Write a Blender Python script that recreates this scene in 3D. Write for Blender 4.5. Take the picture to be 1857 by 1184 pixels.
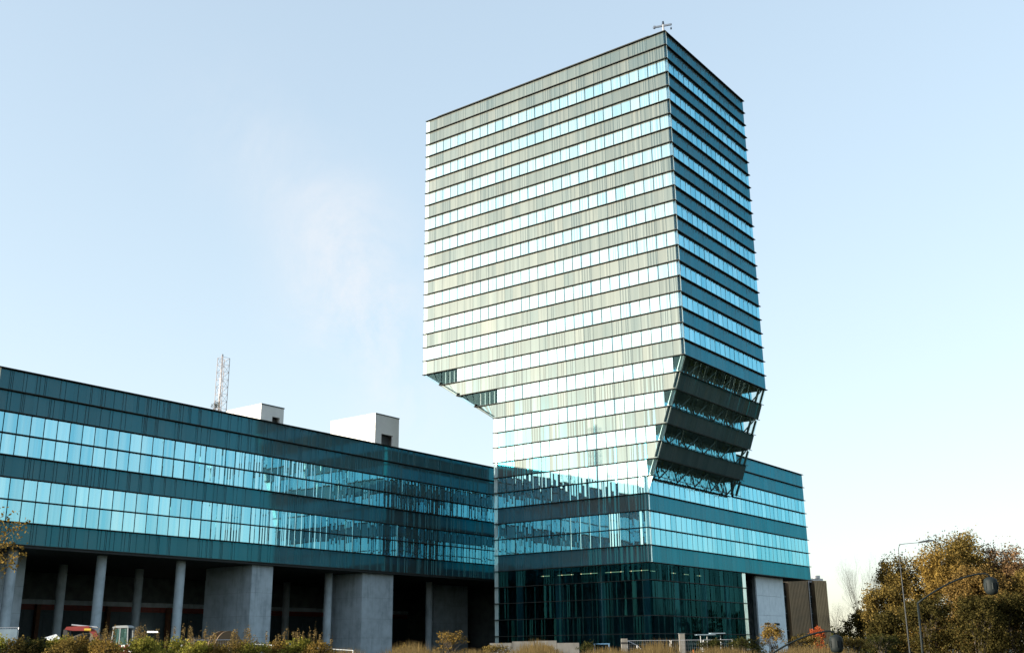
import bpy, bmesh, math, random
from mathutils import Vector, Matrix

# ------------------------------------------------------------------ camera, sky, sun, exposure
scene = bpy.context.scene
for o in list(bpy.data.objects):
    bpy.data.objects.remove(o)
COL = scene.collection
PI = math.pi
CAM_Z = 0.8
cam_data = bpy.data.cameras.new('camera')
cam_data.sensor_width = 36.0
cam_data.lens = 36.0 * 1950.7 / 1857.0
cam_data.clip_start = 0.1
cam_data.clip_end = 8000
cam = bpy.data.objects.new('camera', cam_data)
COL.objects.link(cam)
cam.matrix_world = (Matrix.Translation((0, 0, CAM_Z)) @ Matrix.Rotation(PI / 2 + math.radians(16.769), 4, 'X')
                    @ Matrix.Rotation(-0.0109, 4, 'Z'))
scene.camera = cam

# the building's own axes: L runs left and away along the tower's left face, R right and away along its right face
TH = math.radians(36.51)
LD = Vector((-math.cos(TH), math.sin(TH), 0))
RD = Vector((math.sin(TH), math.cos(TH), 0))
UP = Vector((0, 0, 1))
CORNER = Vector((19.46, 117.86, 0))
ROW = 1.9
TOP = 73.876 + 0.8

SUN_RATIO = 1.30                       # how far the sun stands round from the L axis towards -R
SUN_TAN = 0.225                        # fall of the wing's shadow across the tower's left face
s_h = (LD - RD * SUN_RATIO)
sun_dir = Vector((s_h.x, s_h.y, SUN_TAN)).normalized()
sun_el = math.asin(sun_dir.z)
sun_az = math.atan2(sun_dir.x, sun_dir.y)
sun_data = bpy.data.lights.new('sun', 'SUN')
sun_data.energy = 5.0
sun_data.angle = math.radians(0.5)
sun_data.color = (1.0, 0.90, 0.73)
sun = bpy.data.objects.new('sun', sun_data)
COL.objects.link(sun)
sun.rotation_euler = (-sun_dir).to_track_quat('-Z', 'Y').to_euler()
sun.location = (0, 0, 200)

SKY_STRENGTH = 0.15
world = bpy.data.worlds.new('World')
scene.world = world
world.use_nodes = True
wn, wl = world.node_tree.nodes, world.node_tree.links
wn.clear()
sky = wn.new('ShaderNodeTexSky')
sky.sky_type = 'NISHITA'
sky.sun_disc = False
sky.sun_elevation = sun_el
sky.sun_rotation = sun_az
sky.altitude = 10
sky.air_density = 1.0
sky.dust_density = 1.0
sky.ozone_density = 2.0
bg = wn.new('ShaderNodeBackground')
bg.inputs['Strength'].default_value = SKY_STRENGTH
wout = wn.new('ShaderNodeOutputWorld')
wl.new(bg.outputs[0], wout.inputs['Surface'])
# haze lifts the whole sky evenly: less saturated, softer from zenith to horizon
EXPOSURE = 1.5
pre = wn.new('ShaderNodeMix'); pre.data_type = 'RGBA'; pre.blend_type = 'MULTIPLY'; pre.inputs[0].default_value = 1.0
wl.new(sky.outputs[0], pre.inputs[6]); pre.inputs[7].default_value = (.424, .424, .424, 1)
gam = wn.new('ShaderNodeGamma'); gam.inputs['Gamma'].default_value = 0.41
wl.new(pre.outputs[2], gam.inputs['Color'])
post = wn.new('ShaderNodeMix'); post.data_type = 'RGBA'; post.blend_type = 'MULTIPLY'; post.inputs[0].default_value = 1.0
kk = 1.0 / (SKY_STRENGTH * 2 ** EXPOSURE)
wl.new(gam.outputs[0], post.inputs[6]); post.inputs[7].default_value = (kk * 1.0, kk * 1.015, kk * 1.03, 1)

scene.view_settings.view_transform = 'Standard'
scene.view_settings.look = 'None'
scene.view_settings.gamma = 1.0
scene.view_settings.exposure = EXPOSURE
scene.view_settings.use_curve_mapping = False
scene.cycles.max_bounces = 8
scene.cycles.transparent_max_bounces = 16
scene.cycles.caustics_reflective = False
scene.cycles.caustics_refractive = False
scene.cycles.sample_clamp_indirect = 6.0
scene.cycles.use_denoising = True

# faint steam-like wisp drifting in the sky left of the tower
tc = wn.new('ShaderNodeTexCoord')
nz = wn.new('ShaderNodeTexNoise')
nz.inputs['Scale'].default_value = 8.0
nz.inputs['Detail'].default_value = 9.0
nz.inputs['Roughness'].default_value = 0.66
nz.inputs['Distortion'].default_value = 0.4
wl.new(tc.outputs['Generated'], nz.inputs['Vector'])
acc = None
WISP = [((-0.2494, 0.8573, 0.4503), 260, .2), ((-0.2053, 0.884, 0.42), 300, .35), ((-0.1539, 0.9190, 0.363), 260, .9),
        ((-0.1552, 0.9376, 0.311), 320, .95), ((-0.1228, 0.9506, 0.285), 420, .95), ((-0.1031, 0.9678, 0.2296), 500, .95)]
for d, sharp, amp in WISP:
    dot = wn.new('ShaderNodeVectorMath'); dot.operation = 'DOT_PRODUCT'
    nrm = wn.new('ShaderNodeVectorMath'); nrm.operation = 'NORMALIZE'
    wl.new(tc.outputs['Generated'], nrm.inputs[0])
    wl.new(nrm.outputs[0], dot.inputs[0])
    dot.inputs[1].default_value = Vector(d).normalized()
    m1 = wn.new('ShaderNodeMath'); m1.operation = 'SUBTRACT'; wl.new(dot.outputs['Value'], m1.inputs[0]); m1.inputs[1].default_value = 1.0
    m2 = wn.new('ShaderNodeMath'); m2.operation = 'MULTIPLY'; wl.new(m1.outputs[0], m2.inputs[0]); m2.inputs[1].default_value = sharp * 2.7
    m3 = wn.new('ShaderNodeMath'); m3.operation = 'EXPONENT'; wl.new(m2.outputs[0], m3.inputs[0])
    m4 = wn.new('ShaderNodeMath'); m4.operation = 'MULTIPLY'; wl.new(m3.outputs[0], m4.inputs[0]); m4.inputs[1].default_value = amp
    if acc is None:
        acc = m4
    else:
        a = wn.new('ShaderNodeMath'); a.operation = 'ADD'; wl.new(acc.outputs[0], a.inputs[0]); wl.new(m4.outputs[0], a.inputs[1]); acc = a
ramp = wn.new('ShaderNodeMapRange')
ramp.inputs['From Min'].default_value = 0.38
ramp.inputs['From Max'].default_value = 0.68
wl.new(nz.outputs['Fac'], ramp.inputs['Value'])
mm = wn.new('ShaderNodeMath'); mm.operation = 'MULTIPLY'; mm.use_clamp = True
wl.new(acc.outputs[0], mm.inputs[0]); wl.new(ramp.outputs[0], mm.inputs[1])
mm2 = wn.new('ShaderNodeMath'); mm2.operation = 'MULTIPLY'; wl.new(mm.outputs[0], mm2.inputs[0]); mm2.inputs[1].default_value = 0.6
mixc = wn.new('ShaderNodeMix'); mixc.data_type = 'RGBA'
wl.new(mm2.outputs[0], mixc.inputs[0]); wl.new(post.outputs[2], mixc.inputs[6])
mixc.inputs[7].default_value = (kk * 1.0, kk * .975, kk * .985, 1)
wl.new(mixc.outputs[2], bg.inputs['Color'])

# ------------------------------------------------------------------ helpers
R = random.Random(7)


def W(l, r, z):
    return CORNER + LD * l + RD * r + UP * z


def lev(k):
    return TOP - k * ROW


class MB:
    """collects vertices and faces for one mesh object"""
    def __init__(s):
        s.v, s.f = [], []

    def quad(s, *p):
        n = len(s.v); s.v += [Vector(q) for q in p]; s.f.append(tuple(range(n, n + len(p))))

    def hexa(s, b, t):
        n = len(s.v); s.v += [Vector(q) for q in b] + [Vector(q) for q in t]
        s.f += [(n, n + 3, n + 2, n + 1), (n + 4, n + 5, n + 6, n + 7)]
        for i in range(4):
            j = (i + 1) % 4
            s.f.append((n + i, n + j, n + 4 + j, n + 4 + i))
        return s

    def box(s, x0, x1, y0, y1, z0, z1):
        return s.hexa([(x0, y0, z0), (x1, y0, z0), (x1, y1, z0), (x0, y1, z0)], [(x0, y0, z1), (x1, y0, z1), (x1, y1, z1), (x0, y1, z1)])

    def lr(s, l0, l1, r0, r1, z0, z1):
        return s.hexa([W(l0, r0, z0), W(l0, r1, z0), W(l1, r1, z0), W(l1, r0, z0)], [W(l0, r0, z1), W(l0, r1, z1), W(l1, r1, z1), W(l1, r0, z1)])

    def prism(s, poly, fn0, fn1):
        n = len(s.v); k = len(poly)
        s.v += [fn0(*q) for q in poly] + [fn1(*q) for q in poly]
        s.f += [tuple(range(n + k - 1, n - 1, -1)), tuple(range(n + k, n + 2 * k))]
        for i in range(k):
            j = (i + 1) % k
            s.f.append((n + i, n + j, n + k + j, n + k + i))
        return s

    def bar(s, a, b, w, h=None):
        a, b = Vector(a), Vector(b); h = h or w
        d = (b - a).normalized()
        ref = UP if abs(d.z) < 0.95 else Vector((1, 0, 0))
        x = d.cross(ref).normalized(); y = x.cross(d).normalized()
        c = lambda p: [p - x * w / 2 - y * h / 2, p + x * w / 2 - y * h / 2, p + x * w / 2 + y * h / 2, p - x * w / 2 + y * h / 2]
        return s.hexa(c(a), c(b))

    def tube(s, pts, radii, seg=8, cap=True):
        pts = [Vector(p) for p in pts]
        if not isinstance(radii, (list, tuple)):
            radii = [radii] * len(pts)
        n0 = len(s.v); prev = None
        for i, p in enumerate(pts):
            d = (pts[min(i + 1, len(pts) - 1)] - pts[max(i - 1, 0)]).normalized()
            if prev is None:
                ref = UP if abs(d.z) < 0.9 else Vector((1, 0, 0))
                x = d.cross(ref).normalized()
            else:
                x = (prev - d * prev.dot(d)).normalized()
            prev = x; y = d.cross(x)
            for k in range(seg):
                a = 2 * PI * k / seg
                s.v.append(p + (x * math.cos(a) + y * math.sin(a)) * radii[i])
        for i in range(len(pts) - 1):
            for k in range(seg):
                j = (k + 1) % seg
                s.f.append((n0 + i * seg + k, n0 + i * seg + j, n0 + (i + 1) * seg + j, n0 + (i + 1) * seg + k))
        if cap:
            s.f.append(tuple(n0 + k for k in range(seg))[::-1])
            s.f.append(tuple(n0 + (len(pts) - 1) * seg + k for k in range(seg)))
        return s

    def mesh(s, name, material, smooth=False):
        me = bpy.data.meshes.new(name)
        me.from_pydata([tuple(q) for q in s.v], [], s.f)
        me.materials.append(material)
        if smooth:
            me.polygons.foreach_set('use_smooth', [True] * len(me.polygons))
        me.update()
        return me

    def build(s, name, material, parent=None, smooth=False, kind=None):
        return link(name, s.mesh(name, material, smooth), parent, kind=kind)


def link(name, me, parent=None, mat=None, kind=None):
    o = bpy.data.objects.new(name, me)
    COL.objects.link(o)
    if parent is not None:
        o.parent = parent
        if parent.type == 'EMPTY':
            o.matrix_parent_inverse = Matrix.Translation(-parent.location)
    if mat is not None:
        o.matrix_basis = mat
    if kind:
        o['kind'] = kind
    return o


def tag(o, label, cat, group=None):
    o['label'] = label; o['category'] = cat
    if group:
        o['group'] = group
    return o


def thing(name, label, cat, loc, group=None):
    o = bpy.data.objects.new(name, None)
    o.empty_display_size = 0.5
    COL.objects.link(o)
    o.location = loc
    return tag(o, label, cat, group)


# ------------------------------------------------------------------ materials
def newmat(name):
    m = bpy.data.materials.new(name); m.use_nodes = True
    n, l = m.node_tree.nodes, m.node_tree.links
    n.clear()
    out = n.new('ShaderNodeOutputMaterial')
    return m, n, l, out


def noise_fac(n, l, scale, detail=6, rough=.6, lo=.35, hi=.65, coord='Object', stretch=None):
    t = n.new('ShaderNodeTexCoord'); z = n.new('ShaderNodeTexNoise')
    z.inputs['Scale'].default_value = scale; z.inputs['Detail'].default_value = detail; z.inputs['Roughness'].default_value = rough
    if stretch:
        mp = n.new('ShaderNodeMapping'); mp.inputs['Scale'].default_value = stretch
        l.new(t.outputs[coord], mp.inputs['Vector']); l.new(mp.outputs[0], z.inputs['Vector'])
    else:
        l.new(t.outputs[coord], z.inputs['Vector'])
    r = n.new('ShaderNodeMapRange'); r.inputs['From Min'].default_value = lo; r.inputs['From Max'].default_value = hi
    l.new(z.outputs['Fac'], r.inputs['Value'])
    return r.outputs[0]


def mixcol(n, l, fac, a, b):
    m = n.new('ShaderNodeMix'); m.data_type = 'RGBA'
    if fac is not None:
        l.new(fac, m.inputs[0])
    for i, c in ((6, a), (7, b)):
        if isinstance(c, (tuple, list)):
            m.inputs[i].default_value = tuple(c) + (1,) if len(c) == 3 else c
        else:
            l.new(c, m.inputs[i])
    return m.outputs[2]


def plain(name, c1, c2=None, scale=2.0, rough=.7, metal=0.0, spec=.5, bump=0.0, bscale=None, coord='Object', stretch=None):
    m, n, l, out = newmat(name)
    b = n.new('ShaderNodeBsdfPrincipled')
    b.inputs['Roughness'].default_value = rough; b.inputs['Metallic'].default_value = metal
    b.inputs['Specular IOR Level'].default_value = spec
    if c2 is None:
        c2 = tuple(x * .75 for x in c1)
    f = noise_fac(n, l, scale, coord=coord, stretch=stretch)
    l.new(mixcol(n, l, f, c1, c2), b.inputs['Base Color'])
    if bump:
        bp = n.new('ShaderNodeBump'); bp.inputs['Strength'].default_value = bump; bp.inputs['Distance'].default_value = .05
        l.new(noise_fac(n, l, bscale or scale * 6, lo=0, hi=1, coord=coord), bp.inputs['Height'])
        l.new(bp.outputs[0], b.inputs['Normal'])
    l.new(b.outputs[0], out.inputs['Surface'])
    return m


def pane_random(n, l):
    """one random number for each pane, whether it is an object or an island of a joined mesh"""
    oi = n.new('ShaderNodeObjectInfo'); g = n.new('ShaderNodeNewGeometry')
    a = n.new('ShaderNodeMath'); a.operation = 'ADD'
    l.new(oi.outputs['Random'], a.inputs[0]); l.new(g.outputs['Random Per Island'], a.inputs[1])
    f = n.new('ShaderNodeMath'); f.operation = 'FRACT'; l.new(a.outputs[0], f.inputs[0])
    return f.outputs[0]


def glassy(name, tint_face, tint_edge, body, body2, face=.5, rough=.03, wave=.02, clear=None, clear_face=0.0, sheen=0.0, sheen_rough=.5, edge=.45, vary=.12, streak=None, sheen_vary=.0):
    """coated facade glass: mirror coat over what stands behind the pane"""
    m, n, l, out = newmat(name)
    rnd = pane_random(n, l)
    lw = n.new('ShaderNodeLayerWeight'); lw.inputs['Blend'].default_value = .35
    g = n.new('ShaderNodeBsdfGlossy'); g.inputs['Roughness'].default_value = rough
    tf = tint_face
    if streak:     # sky reflected by the folds put into the tint, plus random pane tone
        sm = n.new('ShaderNodeMapping'); sm.inputs['Scale'].default_value = (1.9, 1.9, .03)
        gs = n.new('ShaderNodeNewGeometry'); l.new(gs.outputs['Position'], sm.inputs['Vector'])
        sz = n.new('ShaderNodeTexNoise'); sz.inputs['Scale'].default_value = 1.0; sz.inputs['Detail'].default_value = 3.0
        l.new(sm.outputs[0], sz.inputs['Vector'])
        sr = n.new('ShaderNodeMapRange'); sr.inputs['From Min'].default_value = .36; sr.inputs['From Max'].default_value = .64
        l.new(sz.outputs['Fac'], sr.inputs['Value'])
        sa = n.new('ShaderNodeMath'); sa.operation = 'ADD'; l.new(sr.outputs[0], sa.inputs[0]); l.new(rnd, sa.inputs[1])
        sh = n.new('ShaderNodeMath'); sh.operation = 'MULTIPLY'; l.new(sa.outputs[0], sh.inputs[0]); sh.inputs[1].default_value = .5
        tf = mixcol(n, l, sh.outputs[0], streak[1], streak[0])
    l.new(mixcol(n, l, lw.outputs['Facing'], tf, tint_edge), g.inputs['Color'])
    bp = n.new('ShaderNodeBump'); bp.inputs['Strength'].default_value = wave; bp.inputs['Distance'].default_value = .3
    geo = n.new('ShaderNodeNewGeometry')
    z = n.new('ShaderNodeTexNoise'); z.inputs['Scale'].default_value = .45; z.inputs['Detail'].default_value = 1.5
    l.new(geo.outputs['Position'], z.inputs['Vector'])
    l.new(z.outputs['Fac'], bp.inputs['Height'])
    l.new(bp.outputs[0], g.inputs['Normal'])
    d = n.new('ShaderNodeBsdfDiffuse')
    l.new(mixcol(n, l, rnd, body, body2), d.inputs['Color'])
    base = d
    if clear is not None:
        t = n.new('ShaderNodeBsdfTransparent'); t.inputs['Color'].default_value = clear + (1,)
        mx = n.new('ShaderNodeMixShader'); mx.inputs[0].default_value = clear_face
        l.new(d.outputs[0], mx.inputs[1]); l.new(t.outputs[0], mx.inputs[2]); base = mx
    r = n.new('ShaderNodeMapRange'); r.inputs['To Min'].default_value = face; r.inputs['To Max'].default_value = min(1, face + edge)
    l.new(lw.outputs['Facing'], r.inputs['Value'])
    vr = n.new('ShaderNodeMapRange'); vr.inputs['To Min'].default_value = 1 - vary; vr.inputs['To Max'].default_value = 1 + vary * .5
    l.new(rnd, vr.inputs['Value'])
    vm = n.new('ShaderNodeMath'); vm.operation = 'MULTIPLY'; vm.use_clamp = True
    l.new(r.outputs[0], vm.inputs[0]); l.new(vr.outputs[0], vm.inputs[1])
    ms = n.new('ShaderNodeMixShader'); l.new(vm.outputs[0], ms.inputs[0])
    l.new(base.outputs[0], ms.inputs[1]); l.new(g.outputs[0], ms.inputs[2])
    last = ms
    if sheen:      # broad, weak gloss put in for the sun's reflected glow, varied by dirt streaks
        g2 = n.new('ShaderNodeBsdfGlossy'); g2.inputs['Roughness'].default_value = sheen_rough
        st = n.new('ShaderNodeMapping'); st.inputs['Scale'].default_value = (1.3, 1.3, .10)
        l.new(geo.outputs['Position'], st.inputs['Vector'])
        zs = n.new('ShaderNodeTexNoise'); zs.inputs['Scale'].default_value = 1.0; zs.inputs['Detail'].default_value = 5.0
        l.new(st.outputs[0], zs.inputs['Vector'])
        zr = n.new('ShaderNodeMapRange'); zr.inputs['From Min'].default_value = .3; zr.inputs['From Max'].default_value = .7
        zr.inputs['To Min'].default_value = .88; zr.inputs['To Max'].default_value = 1.06
        l.new(zs.outputs['Fac'], zr.inputs['Value'])
        gc = n.new('ShaderNodeVectorMath'); gc.operation = 'SCALE'
        l.new(mixcol(n, l, rnd, (1.0, .94, .82), (.91, .87, .77)), gc.inputs[0]); l.new(zr.outputs[0], gc.inputs['Scale'])
        l.new(gc.outputs[0], g2.inputs['Color'])
        ms2 = n.new('ShaderNodeMixShader'); ms2.inputs[0].default_value = sheen
        if sheen_vary:     # gloss weight differs at random from pane to pane
            wn2 = n.new('ShaderNodeTexWhiteNoise'); wn2.noise_dimensions = '1D'; l.new(rnd, wn2.inputs['W'])
            sv = n.new('ShaderNodeMapRange'); sv.inputs['To Min'].default_value = sheen * (1 - sheen_vary); sv.inputs['To Max'].default_value = sheen * (1 + sheen_vary * .7)
            l.new(wn2.outputs['Value'], sv.inputs['Value']); l.new(sv.outputs[0], ms2.inputs[0])
        l.new(ms.outputs[0], ms2.inputs[1]); l.new(g2.outputs[0], ms2.inputs[2]); last = ms2
    l.new(last.outputs[0], out.inputs['Surface'])
    return m


def leafmat(name, cols, trans=.35):
    m, n, l, out = newmat(name)
    g = n.new('ShaderNodeNewGeometry')
    cr = n.new('ShaderNodeValToRGB')
    e = cr.color_ramp.elements
    while len(e) < len(cols):
        e.new(.5)
    for i, c in enumerate(cols):
        e[i].position = i / max(1, len(cols) - 1); e[i].color = tuple(c) + (1,)
    l.new(g.outputs['Random Per Island'], cr.inputs[0])
    d = n.new('ShaderNodeBsdfDiffuse'); t = n.new('ShaderNodeBsdfTranslucent'); ms = n.new('ShaderNodeMixShader')
    ms.inputs[0].default_value = trans
    l.new(cr.outputs[0], d.inputs['Color']); l.new(cr.outputs[0], t.inputs['Color'])
    l.new(d.outputs[0], ms.inputs[1]); l.new(t.outputs[0], ms.inputs[2]); l.new(ms.outputs[0], out.inputs['Surface'])
    return m


def emit(name, c, s):
    m, n, l, out = newmat(name)
    e = n.new('ShaderNodeEmission'); e.inputs['Color'].default_value = c + (1,); e.inputs['Strength'].default_value = s
    l.new(e.outputs[0], out.inputs['Surface'])
    return m


M = {}
M['window'] = glassy('window_glass', (.24, .78, .90), (.0, .53, .78), (.01, .07, .085), (.03, .12, .14), face=.66, edge=.2, rough=.025, sheen=.060, sheen_rough=.54, sheen_vary=.18, streak=((.58, .92, .98), (.24, .70, .88)))
M['spandrel'] = glassy('spandrel_glass', (.002, .34, .49), (.0, .46, .68), (.003, .026, .034), (.007, .032, .04), face=.095, edge=.42, rough=.07, sheen=.060, sheen_rough=.57, sheen_vary=.14)
M['clear'] = glassy('clear_glass', (.45, .90, .92), (.8, 1, 1), (.02, .05, .05), (.02, .05, .05), face=.06, rough=.01, edge=.2, clear=(.80, .95, .95), clear_face=.98)
M['lobby'] = glassy('lobby_glass', (.06, .40, .50), (.12, .50, .60), (.002, .012, .016), (.005, .018, .023), face=.045, edge=.09, rough=.02, clear=(.12, .30, .34), clear_face=.8, vary=.45)
M['pale'] = glassy('sunlit_corner_glass', (.62, .93, .95), (.9, 1, 1), (.55, .70, .70), (.62, .76, .76), face=.35, rough=.04, sheen=.05)  # clear corner glass: sun shining through is put into the pale body colour
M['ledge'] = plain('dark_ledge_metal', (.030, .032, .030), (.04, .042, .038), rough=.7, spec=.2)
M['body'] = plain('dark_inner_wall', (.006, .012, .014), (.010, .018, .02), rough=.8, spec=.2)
M['roof'] = plain('roof_gravel', (.12, .12, .11), (.16, .155, .14), scale=8, rough=.9)
M['steel'] = plain('dark_truss_steel', (.02, .035, .04), (.03, .05, .055), rough=.5, metal=.4)
M['paint_white'] = plain('white_render', (.80, .80, .78), (.74, .74, .73), scale=1.2, rough=.8, bump=.05)
M['trim'] = plain('grey_trim', (.10, .11, .12), rough=.5)
def concrete_mat(name, c1, c2):
    m, n, l, out = newmat(name)
    b = n.new('ShaderNodeBsdfPrincipled'); b.inputs['Roughness'].default_value = .85; b.inputs['Specular IOR Level'].default_value = .25
    base = mixcol(n, l, noise_fac(n, l, 1.4, 8), c1, c2)
    run = noise_fac(n, l, 2.2, 6, .65, .5, .8, stretch=(1, 1, .09))          # water runs down the face
    base = mixcol(n, l, run, base, tuple(x * .62 for x in c2))
    base = mixcol(n, l, noise_fac(n, l, .55, 3, .5, .45, .75), base, tuple(min(1, x * 1.12) for x in c1))
    l.new(base, b.inputs['Base Color'])
    bp = n.new('ShaderNodeBump'); bp.inputs['Strength'].default_value = .25; bp.inputs['Distance'].default_value = .04
    l.new(noise_fac(n, l, 16, lo=0, hi=1), bp.inputs['Height']); l.new(bp.outputs[0], b.inputs['Normal'])
    l.new(b.outputs[0], out.inputs['Surface'])
    return m


M['concrete'] = concrete_mat('cast_concrete', (.40, .48, .54), (.30, .37, .42))
M['concrete_b'] = concrete_mat('beige_grey_concrete', (.20, .19, .175), (.14, .135, .125))
M['concrete_d'] = plain('stained_concrete', (.13, .16, .17), (.08, .10, .11), scale=1.1, rough=.9, bump=.25, bscale=12)
M['hoard'] = plain('dark_blue_hoarding', (.03, .055, .07), (.045, .07, .085), rough=.6)
M['redbeam'] = plain('red_primer_steel', (.16, .03, .02), (.10, .025, .02), rough=.6)
M['brownsteel'] = plain('rusty_post', (.11, .045, .02), (.07, .03, .015), rough=.8)
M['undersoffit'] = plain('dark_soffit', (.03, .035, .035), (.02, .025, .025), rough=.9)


# ------------------------------------------------------------------ ground
def ground_z(x, y):
    t = min(1, max(0, (y - 25) / 45.0)); t = t * t * (3 - 2 * t)
    return -0.85 + 0.85 * t


g = MB()
xs = [-4000, -1500, -600, -300, -200, -140, -100] + [i * 5 for i in range(-16, 25)] + [150, 200, 300, 600, 1500, 4000]
ys = [-4000, -1500, -500, -200, -80, -40, -20, -10, 0] + [i * 4 for i in range(1, 60)] + [280, 350, 500, 900, 1800, 4500]
for y in ys:
    for x in xs:
        amp = .07 if -80 < x < 120 and 5 < y < 236 else 0
        g.v.append(Vector((x, y, ground_z(x, y) + R.uniform(-amp, 0))))
nx = len(xs)
for j in range(len(ys) - 1):
    for i in range(nx - 1):
        a = j * nx + i
        g.f.append((a, a + 1, a + nx + 1, a + nx))
m, n, l, out = newmat('ground_soil_and_grass')
b = n.new('ShaderNodeBsdfPrincipled'); b.inputs['Roughness'].default_value = .95; b.inputs['Specular IOR Level'].default_value = .2
c1 = mixcol(n, l, noise_fac(n, l, .25, 8), (.026, .036, .014), (.05, .048, .03))
c2 = mixcol(n, l, noise_fac(n, l, 3.0, 6), (.02, .028, .011), (.07, .066, .042))
mx = n.new('ShaderNodeMix'); mx.data_type = 'RGBA'; mx.inputs[0].default_value = .5
l.new(c1, mx.inputs[6]); l.new(c2, mx.inputs[7]); l.new(mx.outputs[2], b.inputs['Base Color']); l.new(b.outputs[0], out.inputs['Surface'])
gr = g.build('ground', m, smooth=True)
gr['kind'] = 'structure'

# ------------------------------------------------------------------ pleated facades
GLASS_D = 0.28          # glass ridges stand this far behind the ledge tips


def profiles(w, gap, seed):
    """pleated plans for one bay: (x, depth)"""
    D = .022
    ps = [
        [(gap, 0), (.12, D), (w - .12, D), (w - gap, 0)],
        [(gap, 0), (.12, D), (.5 * w, D), (.59 * w, 0), (.70 * w, 0), (.79 * w, D), (w - .12, D), (w - gap, 0)],
        [(gap, 0), (.12, D), (.24 * w, D), (.33 * w, 0), (.45 * w, 0), (.54 * w, D), (w - .12, D), (w - gap, 0)],
        [(gap, 0), (.12 * w, .03), (.26 * w, .0), (.40 * w, .03), (.54 * w, 0), (.68 * w, .03), (.84 * w, 0), (.93 * w, .03), (w - gap, 0)],
        [(gap, 0), (.10 * w, .035), (.35 * w, .035), (.45 * w, .01), (.55 * w, .035), (.65 * w, .01), (.75 * w, .035), (w - .12, D), (w - gap, 0)],
        [(gap, 0), (.30 * w, .01), (.42 * w, D), (w - .10, D), (w - gap, 0)],
        [(gap, 0), (.12, D), (.62 * w, D), (.70 * w, 0), (w - gap, 0)],
        [(gap, 0), (.25 * w, .035), (.42 * w, 0), (.60 * w, 0), (.78 * w, .035), (w - gap, 0)],
    ]
    return [(x, d * .6) for x, d in ps[seed % len(ps)]]


MESHES = {}


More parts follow.
